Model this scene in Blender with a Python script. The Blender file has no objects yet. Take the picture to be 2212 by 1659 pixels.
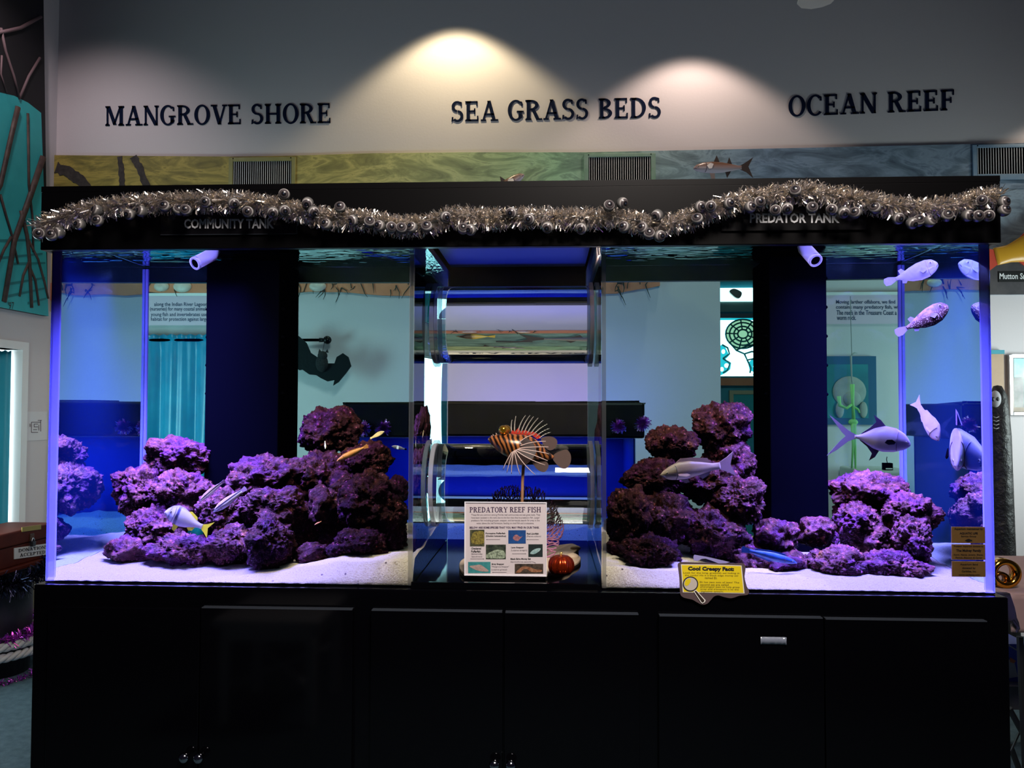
import bpy, bmesh, math, random
from mathutils import Vector, Matrix, noise
from math import sin, cos, pi, sqrt, radians as RD

# ------------------------------------------------------------------ camera, world, exposure
SC = bpy.context.scene
COL = SC.collection
W, H, F = 2212.0, 1659.0, 1661.0
YAW, PITCH, ROLL = 0.04655718, 0.03121296, 0.00222984
CAM = Vector((0.0, -1.95, 1.42))
FW = Vector((-sin(YAW) * cos(PITCH), cos(YAW) * cos(PITCH), sin(PITCH)))
_r = Vector((cos(YAW), sin(YAW), 0.0)); _u = _r.cross(FW)
RT = _r * cos(ROLL) + _u * sin(ROLL)
UP = _u * cos(ROLL) - _r * sin(ROLL)
cd = bpy.data.cameras.new('camera'); cam = bpy.data.objects.new('camera', cd); COL.objects.link(cam)
cd.sensor_fit = 'HORIZONTAL'; cd.sensor_width = 36.0; cd.lens = 36.0 * F / W
cd.clip_start = 0.02; cd.clip_end = 60
cam.matrix_world = Matrix(((RT.x, UP.x, -FW.x, CAM.x), (RT.y, UP.y, -FW.y, CAM.y), (RT.z, UP.z, -FW.z, CAM.z), (0, 0, 0, 1)))
SC.camera = cam
vs = SC.view_settings
vs.view_transform = 'Standard'; vs.look = 'None'; vs.exposure = 0.0; vs.gamma = 1.0; vs.use_curve_mapping = False
cy = SC.cycles
cy.max_bounces = 14; cy.diffuse_bounces = 3; cy.glossy_bounces = 5; cy.transmission_bounces = 12; cy.transparent_max_bounces = 12; cy.volume_bounces = 0
cy.caustics_refractive = False; cy.caustics_reflective = False; cy.sample_clamp_indirect = 6.0
wd = bpy.data.worlds.new('world'); SC.world = wd; wd.use_nodes = True
wd.node_tree.nodes['Background'].inputs[0].default_value = (0.46, 0.41, 0.78, 1)
wd.node_tree.nodes['Background'].inputs[1].default_value = 0.02

# ------------------------------------------------------------------ where a pixel's ray goes
NW, TD = 1.34, 0.68            # water index, depth of the tanks front to back
def ray(px, py): return FW + RT * ((px - W / 2) / F) - UP * ((py - H / 2) / F)
def A(px, py, Y):              # through air, on the plane y = Y
    d = ray(px, py); return CAM + d * ((Y - CAM.y) / d.y)
def Q(px, py, Y):              # through the front pane, in the water
    d = ray(px, py).normalized(); p = A(px, py, 0.0)
    x, z = d.x / NW, d.z / NW; y = sqrt(1 - x * x - z * z)
    return p + Vector((x / y, 1, z / y)) * Y
def B(px, py, Y):              # through a tank, on a plane behind it
    d = ray(px, py); p = Q(px, py, TD); return p + d * ((Y - TD) / d.y)
def LX(px, py, X):             # through air, on the plane x = X
    d = ray(px, py); return CAM + d * ((X - CAM.x) / d.x)

TX0, TX1 = -1.3006, 1.0944     # outer sides of the two tanks
ZB, ZT = 0.9656, 1.8262        # cabinet top, lower edge of the canopy
ZS = 1.874                     # water level
LXR = A(893, 900, 0).x         # inner sides, towards the gap
RXL = A(1299, 900, 0).x
YW = 3.05                      # back wall
XL = A(122, 300, YW).x         # left wall

# ------------------------------------------------------------------ lights
def light(name, kind, loc, power, col, size=0.1, sizey=None, aim=None, spot=60, blend=0.5, seen=True, spread=180):
    l = bpy.data.lights.new(name, kind); l.energy = power; l.color = col
    if kind == 'AREA':
        l.size = size; l.spread = RD(spread)
        if sizey: l.shape = 'RECTANGLE'; l.size_y = sizey
    else:
        l.shadow_soft_size = size
    if kind == 'SPOT': l.spot_size = RD(spot); l.spot_blend = blend
    o = bpy.data.objects.new(name, l); COL.objects.link(o); o.location = loc
    if aim is not None:
        z = (Vector(loc) - Vector(aim)).normalized(); x = Vector((1, 0, 0)) if abs(z.x) < .8 else Vector((0, 1, 0))
        x = (x - z * x.dot(z)).normalized(); y = z.cross(x); o.rotation_euler = Matrix((x, y, z)).transposed().to_euler()
    l.cycles.use_multiple_importance_sampling = seen
    return o
LED = (0.32, 0.21, 1.0)
lx = lambda px, y: Q(px, 900, y).x
# aquarium lamps under the canopy at the water line, then added fills
light('tank_lamp_or_fill', 'AREA', (-1.085, .23, ZS - .030), 330, LED, .36, .30, aim=(-1.10, .32, .95), seen=False, spread=76)
light('tank_lamp_or_fill', 'AREA', (.880, .23, ZS - .030), 330, LED, .36, .30, aim=(.895, .32, .95), seen=False, spread=76)
for x_l in (-1.11, .90):
    light('tank_lamp_or_fill', 'AREA', (x_l, .05, ZS - .036), 16, LED, .32, .05, aim=(x_l, .42, 1.55), seen=False, spread=110)  # added strips that brighten the fronts of the fish
light('tank_lamp_or_fill', 'AREA', (lx(640, .1), .06, ZS - .05), 20, (1.0, .66, .46), .5, .08, aim=(lx(640, .1) + .10, .42, 1.42), seen=False, spread=120)  # added warm fill in place of room light that the water blocks
light('tank_lamp_or_fill', 'AREA', (lx(1500, .1), .06, ZS - .05), 19, (1.0, .66, .46), .5, .08, aim=(lx(1500, .1) - .03, .42, 1.42), seen=False, spread=120)  # same added warm fill, right tank
# spots that wash the back wall
def wash(px, py, dist, half, power, col):
    q = A(px, py, YW); z = q.z + dist / math.tan(RD(half)); light('wall_spot_or_fill', 'SPOT', (q.x, YW - dist, z), power, col, .035, aim=(q.x, YW - dist + .02, 0), spot=2 * half + 8, blend=.35)
wash(985, 78, .36, 50, 62, (1.0, .82, .50))
wash(1490, 140, .42, 51, 40, (1.0, .78, .64))
wash(2300, 262, .34, 52, 12, (1.0, .84, .66))
q = A(240, 250, YW); light('wall_spot_or_fill', 'SPOT', (q.x, YW - 1.1, q.z + .75), 42, (1.0, .84, .86), .05, aim=(q.x, YW - .15, q.z - .95), spot=100, blend=1.0)  # added wash that lifts the dim left of the wall
# blue light that escapes from the canopies
light('canopy_leak', 'AREA', (.03, 2.62, 1.36), 2.7, (.16, .14, 1.0), 1.2, .1, aim=(.03, 3.2, 1.75), seen=False)
light('canopy_leak', 'AREA', ((LXR + RXL) / 2, .62, 1.845), .14, (.06, .10, 1.0), .45, .03, aim=((LXR + RXL) / 2, .3, 1.93), seen=False)
# room light behind the visitor, then added daylight fills for the back wall
light('ceiling_lamp', 'AREA', (.5, -2.2, 3.7), 47, (1.0, .88, .80), .9, .9, aim=(.0, 0.0, 1.2), spread=95)
light('daylight_fill_right', 'AREA', (A(2330, 800, YW).x + .25, 2.0, 1.45), 17, (.84, 1.0, .98), .7, .9, spread=140, aim=(2.3, 3.05, 1.5), seen=False)  # added fill, the right wall has no window
light('daylight_fill_left', 'AREA', (XL + .35, 1.6, 1.30), 11, (.66, 1.0, .98), .5, .9, spread=150, aim=(-1.4, 3.05, 1.3), seen=False)  # added beside the left window to strengthen its daylight

# ------------------------------------------------------------------ helpers
def tag(o, label=None, cat=None, group=None, kind=None):
    if label: o['label'] = label
    if cat: o['category'] = cat
    if group: o['group'] = group
    if kind: o['kind'] = kind
    return o
def thing(name, label, cat, loc=(0, 0, 0), group=None):
    o = bpy.data.objects.new(name, None); COL.objects.link(o); o.location = loc; o.empty_display_size = .05
    return tag(o, label, cat, group)
def link(name, me, mat, parent=None, label=None):
    o = bpy.data.objects.new(name, me); COL.objects.link(o)
    if mat is not None and not me.materials: me.materials.append(mat)
    if parent is not None:
        o.parent = parent
        o.matrix_parent_inverse = chain(parent).inverted()
    if label: o['label'] = label
    return o
def chain(o):
    m = o.matrix_basis.copy()
    return chain(o.parent) @ o.matrix_parent_inverse @ m if o.parent else m

class MB:
    def __init__(s): s.v = []; s.f = []
    def add(s, vs, fs):
        b = len(s.v); s.v += [tuple(v) for v in vs]; s.f += [tuple(b + i for i in f) for f in fs]; return s
    def box(s, lo, hi, m=None):
        x0, y0, z0 = lo; x1, y1, z1 = hi
        v = [Vector(c) for c in ((x0, y0, z0), (x1, y0, z0), (x1, y1, z0), (x0, y1, z0), (x0, y0, z1), (x1, y0, z1), (x1, y1, z1), (x0, y1, z1))]
        if m is not None: v = [m @ c for c in v]
        return s.add(v, [(0, 3, 2, 1), (4, 5, 6, 7), (0, 1, 5, 4), (1, 2, 6, 5), (2, 3, 7, 6), (3, 0, 4, 7)])
    def prism(s, pts, off):     # closed polygon of 3-d points pushed along off
        n = len(pts); off = Vector(off)
        v = [Vector(p) for p in pts] + [Vector(p) + off for p in pts]
        f = [tuple(range(n - 1, -1, -1)), tuple(range(n, 2 * n))] + [(i, (i + 1) % n, n + (i + 1) % n, n + i) for i in range(n)]
        return s.add(v, f)
    def tube(s, path, rad, n=8, cap=True, flat=None):
        path = [Vector(p) for p in path]; m = len(path)
        if not hasattr(rad, '__len__'): rad = [rad] * m
        v = []; f = []; ref = None
        for i, p in enumerate(path):
            t = (path[min(i + 1, m - 1)] - path[max(i - 1, 0)]).normalized()
            if ref is None:
                ref = Vector((0, 0, 1)) if abs(t.z) < .9 else Vector((1, 0, 0))
            a = t.cross(ref).normalized(); b = a.cross(t); ref = b
            for k in range(n):
                q = 2 * pi * k / n
                v.append(p + (a * cos(q) + b * sin(q)) * rad[i])
        for i in range(m - 1):
            for k in range(n):
                f.append((i * n + k, i * n + (k + 1) % n, (i + 1) * n + (k + 1) % n, (i + 1) * n + k))
        if cap: f.append(tuple(range(n - 1, -1, -1))); f.append(tuple((m - 1) * n + k for k in range(n)))
        return s.add(v, f)
    def lathe(s, prof, n=24, c=(0, 0, 0), axis='z', lobes=0, amp=0):
        v = []; f = []; c = Vector(c)
        for r, h in prof:
            for k in range(n):
                q = 2 * pi * k / n; rr = r * (1 + (amp * (abs(cos(lobes * q / 2)) - .6) if lobes else 0))
                if axis == 'z': v.append(c + Vector((rr * cos(q), rr * sin(q), h)))
                elif axis == 'y': v.append(c + Vector((rr * cos(q), h, rr * sin(q))))
                else: v.append(c + Vector((h, rr * cos(q), rr * sin(q))))
        m = len(prof)
        for i in range(m - 1):
            for k in range(n): f.append((i * n + k, i * n + (k + 1) % n, (i + 1) * n + (k + 1) % n, (i + 1) * n + k))
        f.append(tuple(range(n - 1, -1, -1))); f.append(tuple((m - 1) * n + k for k in range(n)))
        return s.add(v, f)
    def ball(s, c, r, n=12, m=8):
        if not hasattr(r, '__len__'): r = (r, r, r)
        c = Vector(c); v = []; f = []
        for i in range(m + 1):
            t = pi * i / m
            for k in range(n):
                q = 2 * pi * k / n; v.append(c + Vector((r[0] * sin(t) * cos(q), r[1] * sin(t) * sin(q), r[2] * cos(t))))
        for i in range(m):
            for k in range(n): f.append((i * n + k, (i + 1) * n + k, (i + 1) * n + (k + 1) % n, i * n + (k + 1) % n))
        return s.add(v, f)
    def mesh(s, name, smooth=False):
        me = bpy.data.meshes.new(name); me.from_pydata(s.v, [], s.f); me.update()
        bm = bmesh.new(); bm.from_mesh(me); bmesh.ops.remove_doubles(bm, verts=bm.verts, dist=1e-6)
        bmesh.ops.recalc_face_normals(bm, faces=bm.faces); bm.to_mesh(me); bm.free()
        if smooth: me.polygons.foreach_set('use_smooth', [True] * len(me.polygons))
        return me
    def build(s, name, mat, parent=None, smooth=False, bevel=0, label=None):
        o = link(name, s.mesh(name, smooth), mat, parent, label)
        if bevel:
            b = o.modifiers.new('bevel', 'BEVEL'); b.width = bevel; b.segments = 2; b.limit_method = 'ANGLE'
        return o

def nt(name):
    m = bpy.data.materials.new(name); m.use_nodes = True; t = m.node_tree; t.nodes.clear()
    out = t.nodes.new('ShaderNodeOutputMaterial'); return m, t, out
def N(t, kind, **kw):
    n = t.nodes.new('ShaderNode' + kind)
    for k, v in kw.items():
        if k in n.inputs: n.inputs[k].default_value = v
        else: setattr(n, k, v)
    return n
def ramp(t, src, stops, interp='LINEAR'):
    r = N(t, 'ValToRGB'); e = r.color_ramp.elements; r.color_ramp.interpolation = interp
    while len(e) < len(stops): e.new(.5)
    for el, (p, c) in zip(e, stops): el.position = p; el.color = (*c, 1)
    t.links.new(src, r.inputs[0]); return r.outputs[0]
def coords(t, kind='Object', scale=None, rot=None):
    c = N(t, 'TexCoord').outputs[kind]
    if scale or rot:
        mp = N(t, 'Mapping'); t.links.new(c, mp.inputs[0])
        if scale: mp.inputs['Scale'].default_value = scale
        if rot: mp.inputs['Rotation'].default_value = rot
        c = mp.outputs[0]
    return c
def tnoise(t, c, scale, detail=4, rough=.6, dist=0):
    n = N(t, 'TexNoise', Scale=scale, Detail=detail, Roughness=rough, Distortion=dist); t.links.new(c, n.inputs['Vector']); return n.outputs['Fac']
def M(name, col, rough=.5, metal=0, spec=.5, noise_=None, bump=None, emit=None, coat=0):
    m, t, out = nt(name); b = N(t, 'BsdfPrincipled'); t.links.new(b.outputs[0], out.inputs[0])
    b.inputs['Base Color'].default_value = (*col, 1); b.inputs['Roughness'].default_value = rough
    b.inputs['Metallic'].default_value = metal; b.inputs['Specular IOR Level'].default_value = spec
    if coat: b.inputs['Coat Weight'].default_value = coat; b.inputs['Coat Roughness'].default_value = .05
    if emit: b.inputs['Emission Color'].default_value = (*emit[0], 1); b.inputs['Emission Strength'].default_value = emit[1]
    if noise_:
        f = tnoise(t, coords(t), noise_[0]); t.links.new(ramp(t, f, [(.35, col), (.68, noise_[1])]), b.inputs['Base Color'])
    if bump:
        f = tnoise(t, coords(t), bump[0], 5); bp = N(t, 'Bump', Strength=bump[1], Distance=bump[2] if len(bump) > 2 else .01)
        t.links.new(f, bp.inputs['Height']); t.links.new(bp.outputs[0], b.inputs['Normal'])
    return m
def glass(name, ior, col, rough=0):
    m, t, out = nt(name); g = N(t, 'BsdfGlass', IOR=ior, Roughness=rough, Color=(*col, 1)); t.links.new(g.outputs[0], out.inputs[0]); return m
def frost(name, col, mix, rough=.3):   # light-scattering translucent plastic
    m, t, out = nt(name)
    d = N(t, 'BsdfDiffuse', Color=(*col, 1)); tr = N(t, 'BsdfTranslucent', Color=(*col, 1)); a = N(t, 'AddShader')
    mx0 = N(t, 'MixShader'); mx0.inputs[0].default_value = .5
    t.links.new(d.outputs[0], mx0.inputs[1]); t.links.new(tr.outputs[0], mx0.inputs[2])
    tp = N(t, 'BsdfTransparent'); mx = N(t, 'MixShader'); mx.inputs[0].default_value = mix
    t.links.new(tp.outputs[0], mx.inputs[1]); t.links.new(mx0.outputs[0], mx.inputs[2]); t.links.new(mx.outputs[0], out.inputs[0]); t.nodes.remove(a)
    return m

# text as mesh, laid into the parallelogram bl-br-tl, raised towards nrm
_font_cache = {}
def text_mesh(body, bold=0, align='LEFT', space=1.0):
    k = (body, bold, align, space)
    if k in _font_cache: return _font_cache[k]
    c = bpy.data.curves.new('text', 'FONT'); c.body = body; c.size = 1; c.align_x = align; c.resolution_u = 2; c.space_line = space
    c.offset = bold
    o = bpy.data.objects.new('text', c); COL.objects.link(o)
    dg = bpy.context.evaluated_depsgraph_get(); dg.update()
    me = bpy.data.meshes.new_from_object(o.evaluated_get(dg))
    vs_ = [(v.co.x, v.co.y) for v in me.vertices]; fs = [tuple(p.vertices) for p in me.polygons]
    bpy.data.objects.remove(o); bpy.data.curves.remove(c); bpy.data.meshes.remove(me)
    _font_cache[k] = (vs_, fs); return vs_, fs
def lay(vs_, fs, bl, br, tl, lift, name, mat, parent, box=None, smooth=False):
    xs = [v[0] for v in vs_]; ys = [v[1] for v in vs_]
    x0, x1, y0, y1 = box or (min(xs), max(xs), min(ys), max(ys))
    bl, br, tl = Vector(bl), Vector(br), Vector(tl); nrm = (br - bl).cross(tl - bl).normalized() * lift
    me = bpy.data.meshes.new(name)
    me.from_pydata([tuple(bl + (br - bl) * ((x - x0) / (x1 - x0)) + (tl - bl) * ((y - y0) / (y1 - y0)) + nrm) for x, y in vs_], [], fs); me.update()
    return link(name, me, mat, parent)
def text(body, bl, br, tl, mat, parent, lift=.0012, bold=0, align='LEFT', name='lettering', space=1.0):
    v, f = text_mesh(body, bold, align, space); return lay(v, f, bl, br, tl, lift, name, mat, parent)
def tpx(body, x0, y0, x1, y1, Y, mat, parent, P=A, **kw):
    return text(body, P(x0, y1, Y), P(x1, y1, Y), P(x0, y0, Y), mat, parent, **kw)

# serif capitals drawn from stems, bars and bowls
S_, T_, SH, SO = .19, .085, .075, .075
def rect(x0, y0, x1, y1): return [(x0, y0), (x1, y0), (x1, y1), (x0, y1)]
def stem(x, w=S_, top=True, bot=True):
    r = [rect(x, 0, x + w, 1)]
    if bot: r.append([(x - SO, 0), (x + w + SO, 0), (x + w + SO, SH * .7), (x + w, SH * 1.5), (x, SH * 1.5), (x - SO, SH * .7)])
    if top: r.append([(x - SO, 1), (x - SO, 1 - SH * .7), (x, 1 - SH * 1.5), (x + w, 1 - SH * 1.5), (x + w + SO, 1 - SH * .7), (x + w + SO, 1)])
    return r
def diag(x0, y0, x1, y1, w): return [[(x0, y0), (x0 + w, y0), (x1 + w, y1), (x1, y1)]]
def bowl(cx, cyy, rx, ry, a0, a1, sw=S_, tw=T_, n=22):
    r = []
    for i in range(n):
        q = RD(a0 + (a1 - a0) * i / n); p_ = RD(a0 + (a1 - a0) * (i + 1) / n)
        o = lambda a: (cx + rx * cos(a), cyy + ry * sin(a)); j = lambda a: (cx + (rx - sw) * cos(a), cyy + (ry - tw) * sin(a))
        r.append([o(q), o(p_), j(p_), j(q)])
    return r
def tip(x, y, d=1): return [[(x, y), (x + T_, y), (x + T_ * .9, y + .19 * d), (x - .02, y + .23 * d)]]
def glyph(c):
    if c == 'M': return stem(.08, .1) + stem(.84, S_, True, True) + diag(.08, 1, .46, .05, .2) + diag(.46, .05, .84, 1, .1), 1.14
    if c == 'A': return diag(.08, 0, .41, 1, .1) + diag(.66, 0, .36, 1, .2) + [rect(.2, .28, .74, .37)] + [rect(0, 0, .3, SH), rect(.56, 0, .98, SH)], .98
    if c == 'N': return stem(.08, .1, True, True) + stem(.72, .1, True, False) + diag(.02, 1, .62, 0, .22) + [], .92
    if c in 'OQ': return bowl(.45, .5, .45, .52, 0, 360, S_, T_, 36), .92
    if c == 'G': return bowl(.45, .5, .45, .52, 48, 330, S_, T_, 30) + tip(.73, .72) + [rect(.6, .1, .79, .46), rect(.5, .4, .89, .47)], .92
    if c == 'C': return bowl(.45, .5, .45, .52, 48, 318, S_, T_, 30) + tip(.7, .72) + [], .84
    if c == 'R': return stem(.08) + bowl(.3, .745, .44, .255, -90, 90) + [rect(.2, .915, .32, 1), rect(.2, .49, .32, .57)] + diag(.62, 0, .34, .52, .2) + [rect(.6, 0, .94, SH)], .95
    if c == 'P': return stem(.08) + bowl(.3, .73, .42, .27, -90, 90) + [rect(.2, .915, .32, 1), rect(.2, .46, .32, .54)], .8
    if c == 'B': return stem(.08) + bowl(.3, .76, .38, .24, -90, 90) + bowl(.3, .26, .45, .26, -90, 90) + [rect(.2, .915, .32, 1), rect(.2, .48, .34, .56), rect(.2, 0, .32, .085)], .82
    if c == 'D': return stem(.08) + bowl(.3, .5, .56, .5, -90, 90) + [rect(.2, .915, .32, 1), rect(.2, 0, .32, .085)], .94
    if c == 'E': return stem(.08) + [rect(.2, .915, .7, 1), rect(.2, .46, .56, .54), rect(.2, 0, .74, .085), rect(.63, .76, .7, 1), rect(.5, .36, .57, .64), rect(.67, 0, .74, .26)], .82
    if c == 'F': return stem(.08) + [rect(.2, .915, .7, 1), rect(.2, .46, .56, .54), rect(.63, .74, .7, 1), rect(.5, .36, .57, .64)], .76
    if c == 'H': return stem(.08) + stem(.68) + [rect(.2, .46, .7, .54)], .98
    if c == 'I': return stem(.1), .4
    if c == 'S': return bowl(.33, .745, .31, .275, 40, 270, S_ * .85, .1) + bowl(.35, .27, .33, .29, 90, -140, S_ * .85, .1) + tip(.52, .76) + tip(.03, .22, -1), .72
    if c == 'V': return diag(.06, 1, .38, 0, .2) + diag(.42, 0, .74, 1, .1) + [rect(-.02, 1 - SH, .34, 1), rect(.64, 1 - SH, .92, 1)], .9
    if c == 'T': return stem(.34, S_, False) + [rect(.02, .915, .86, 1), rect(.02, .74, .09, 1), rect(.79, .74, .86, 1)], .9
    if c == 'Y': return [rect(.38, 0, .57, .48), rect(.26, 0, .69, SH)] + diag(.39, .46, .06, 1, .2) + diag(.44, .42, .74, 1, .1) + [rect(-.02, 1 - SH, .34, 1), rect(.64, 1 - SH, .92, 1)], .9
    return [], .42
def serif(body, bl, br, tl, mat, parent, thick=.004, name='letter', gap=.06, one=False):
    bl, br, tl = Vector(bl), Vector(br), Vector(tl)
    x = 0; items = []
    for c in body:
        g, adv = glyph(c); items.append((c, x, g)); x += adv + gap
    tot = x - gap; ex = (br - bl) / tot; ey = tl - bl; nrm = ex.cross(ey).normalized() * thick
    mb = MB()
    for c, x0, g in items:
        if not g: continue
        if not one: mb = MB()
        for pl in g: mb.prism([bl + ex * (x0 + px_) + ey * py_ for px_, py_ in pl], nrm)
        if not one: mb.build(name, mat, parent)
    if one: return mb.build(name, mat, parent)

# ------------------------------------------------------------------ materials
WHITE_WALL = M('wall_paint', (.62, .58, .60), .75, bump=(60, .15, .004))
TRIM = M('white_trim', (.80, .80, .80), .5)
CARPET = M('grey_carpet', (.05, .10, .125), .95, noise_=(25, (.085, .15, .185)), bump=(120, .5, .006))
BLACK = M('black_laminate', (.0016, .0016, .002), .32, spec=.18)
GLOSS = M('black_gloss_lacquer', (.0012, .0012, .002), .07, spec=.22, bump=(3, .02, .002))
EDGE = M('black_edge', (.035, .042, .055), .22, spec=.5)
MATTE = M('matte_black', (.0001, .00012, .0003), 1.0, spec=0.0)
CHROME = M('dark_chrome', (.35, .37, .42), .12, 1)
STEEL = M('brushed_steel', (.55, .56, .6), .3, 1)
PVC = M('white_pvc', (.85, .85, .88), .35)
INK = M('navy_vinyl', (.004, .009, .032), .85, spec=.08)
INKEDGE = INK
SIGNTXT = M('grey_vinyl', (.72, .74, .78), .4)
WATER = glass('aquarium_water', NW, (.70, .945, .955))
TUBEW = glass('tube_water', 1.37, (.93, .985, 1.0))
ACRYL = glass('clear_acrylic', 1.45, (.95, .985, 1.0))
FROSTL = frost('glow_tinted_acrylic_seam', (.16, .17, .42), .75)  # blue-violet tint puts the glow of the lit edges into the colour
FROSTD = frost('clear_acrylic_seam', (.55, .60, .72), .35)
HAZE = frost('haze_sheet', (.03, .12, .80), .0025)  # blue tint stands in for haze in the lit water
TEAL = M('teal_paint', (.02, .22, .30), .6, noise_=(3, (.03, .30, .38)))

# ------------------------------------------------------------------ setting
def struct(o): return tag(o, kind='structure')
ZC = 4.7
struct(MB().box((-4.2, -4.0, -.1), (4.2, 5.2, 0)).build('floor', CARPET))
struct(MB().box((-4.2, -1.0, ZC), (4.2, 5.2, ZC + .1)).build('ceiling', M('ceiling_paint', (.30, .30, .36), .8)))
OX0, OX1, OZ = B(1556, 700, YW).x, B(1782, 700, YW).x, B(1590, 592, YW).z
XR = A(2330, 800, YW).x + .55
w = MB().box((XL - .4, YW, 0), (OX0, YW + .12, ZC)).box((OX1, YW, 0), (XR + .2, YW + .12, ZC)).box((OX0, YW, OZ), (OX1, YW + .12, ZC))
struct(w.build('wall_back', WHITE_WALL))
WY0, WY1 = 1.0, LX(45, 900, XL).y
WZ1, WZ0 = LX(20, 753, XL).z, .62
w = MB().box((XL - .12, .6, 0), (XL, WY0, ZC)).box((XL - .12, WY1, 0), (XL, YW, ZC)).box((XL - .12, WY0, 0), (XL, WY1, WZ0)).box((XL - .12, WY0, WZ1), (XL, WY1, ZC))
struct(w.build('wall_left', WHITE_WALL))
struct(MB().box((XR, .4, 0), (XR + .12, YW, ZC)).build('wall_right', WHITE_WALL))
struct(MB().box((OX0 - .5, 4.3, 0), (OX1 + .9, 4.4, ZC)).build('wall_far', TEAL))
struct(MB().box((XL, YW - .014, 0), (OX0, YW, .1)).build('baseboard_back', TRIM))
struct(MB().box((XL, WY1, 0), (XL + .014, YW - .014, .1)).build('baseboard_left', TRIM))

# daylight window in the left wall, teal curtain drawn over its far end
DAY = M('daylight', (0, 0, 0), .9, emit=((.80, .96, 1.0), 5.0))
wn = thing('window_1', None, None, (XL, (WY0 + WY1) / 2, WZ0)); struct(wn)
MB().box((XL - .118, WY0, WZ0), (XL - .112, WY1, WZ1)).build('pane', DAY, wn)
MB().box((XL - .11, WY1 - .012, WZ0), (XL + .012, WY1 + .045, WZ1 + .05)).box((XL - .11, WY0 - .05, WZ1), (XL + .012, WY1 - .012, WZ1 + .05)).build('window_frame', TRIM, wn)
def curtain(name, mat, P0, P1, ztop, zbot, depth, waves, nrm, parent=None, seed=1, n=160, m=14):
    random.seed(seed); ph = [random.uniform(0, 6) for _ in range(6)]; P0, P1, nrm = Vector(P0), Vector(P1), Vector(nrm)
    mb = MB(); v = []; f = []
    for j in range(m + 1):
        t = j / m; z = ztop + (zbot - ztop) * t
        a = depth * (.35 + .65 * t)
        for i in range(n + 1):
            s = i / n; q = P0.lerp(P1, s)
            d = sin(s * waves * 2 * pi + ph[0]) * .55 + sin(s * waves * 3.3 * pi + ph[1] + t) * .3 + sin(s * waves * 7 * pi + ph[2]) * .15 * (1 - t)
            hd = (.5 if .035 < t < .075 else 1) if m > 20 else 1
            p_ = q + nrm * (d * a * hd); v.append((p_.x, p_.y, z + (sin(s * 90) * .004 if j == 0 else 0)))
    for j in range(m):
        for i in range(n): f.append((j * (n + 1) + i, j * (n + 1) + i + 1, (j + 1) * (n + 1) + i + 1, (j + 1) * (n + 1) + i))
    mb.add(v, f); o = mb.build(name, mat, parent, True)
    sd = o.modifiers.new('thickness', 'SOLIDIFY'); sd.thickness = .003
    return o
CURT = M('teal_satin', (.004, .20, .38), .34, spec=.6, noise_=(8, (.006, .26, .45)))
CURT2 = M('teal_blind', (.01, .30, .42), .5)
c1 = curtain('window_curtain', CURT2, (XL - .055, 2.05, 0), (XL - .055, WY1 - .03, 0), WZ1 - .012, WZ0 + .012, .02, 4, (1, 0, 0), seed=4)
tag(c1, 'teal curtain hanging inside the white window on the left wall', 'curtain')

# ------------------------------------------------------------------ the two tanks
def tank(name, x0, x1, label):
    r = thing(name, label, 'aquarium', ((x0 + x1) / 2, TD / 2, ZB)); nx, ny = 150, 190
    v = []; f = []
    for j in range(ny + 1):
        for i in range(nx + 1):
            x = x0 + (x1 - x0) * i / nx; y = TD * j / ny
            e = min(i, nx - i, j, ny - j) / 4.0
            h = noise.noise(Vector((x * 9, y * 30, 3))) * .0026 + noise.noise(Vector((x * 26, y * 75, 7))) * .0011
            v.append((x, y, ZS + h * min(1, e)))
    for j in range(ny):
        for i in range(nx): a = j * (nx + 1) + i; f.append((a, a + 1, a + nx + 2, a + nx + 1))
    R = nx + 1; ring = [i for i in range(nx)] + [j * R + nx for j in range(ny)] + [ny * R + i for i in range(nx, 0, -1)] + [j * R for j in range(ny, 0, -1)]
    b = len(v); v += [(v[i][0], v[i][1], ZB + .001) for i in ring]; n_ = len(ring)
    for k in range(n_): f.append((b + k, b + (k + 1) % n_, ring[(k + 1) % n_], ring[k]))
    f.append(tuple(b + k for k in range(n_ - 1, -1, -1)))
    me = bpy.data.meshes.new('water_body'); me.from_pydata(v, [], f); me.update()
    sm = [True] * (nx * ny) + [False] * (len(f) - nx * ny); me.polygons.foreach_set('use_smooth', sm)
    link('water_body', me, WATER, r, 'clear water and acrylic walls')
    return r
tl = tank('aquarium_tank', TX0, LXR, 'large clear tank under the community sign, left of the gap, one pale yellow-finned fish inside')
tr_ = tank('aquarium_tank', RXL, TX1, 'large clear tank under the predator sign, right of the gap, silver fish and pufferfish inside')
def seam(x0, x1, y0, y1, mat, r, z0=ZB + .004, z1=ZS - .008): MB().box((x0, y0, z0), (x1, y1, z1)).build('corner_seam', mat, r)
seam(TX0 + .001, TX0 + .022, .002, .012, FROSTL, tl); seam(TX0 + .001, TX0 + .009, TD - .012, TD - .002, FROSTL, tl)
seam(LXR - .012, LXR - .002, .002, .010, FROSTD, tl); seam(LXR - .010, LXR - .001, TD - .010, TD - .002, FROSTD, tl)
seam(TX1 - .022, TX1 - .001, .002, .012, FROSTL, tr_); seam(TX1 - .009, TX1 - .001, TD - .012, TD - .002, FROSTL, tr_)
seam(RXL + .002, RXL + .012, .002, .010, FROSTD, tr_); seam(RXL + .001, RXL + .010, TD - .010, TD - .002, FROSTD, tr_)
MB().box((TX0 + .002, .014, ZB + .05), (TX0 + .004, TD - .014, ZS - .012)).build('haze_sheet', HAZE, tl, label='thin added sheet, tinted blue for the haze at the end wall')  # added sheets that veil both end walls in blue haze
MB().box((TX1 - .004, .014, ZB + .05), (TX1 - .002, TD - .014, ZS - .012)).build('haze_sheet', HAZE, tr_, label='thin added sheet, tinted blue for the haze at the end wall')

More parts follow.
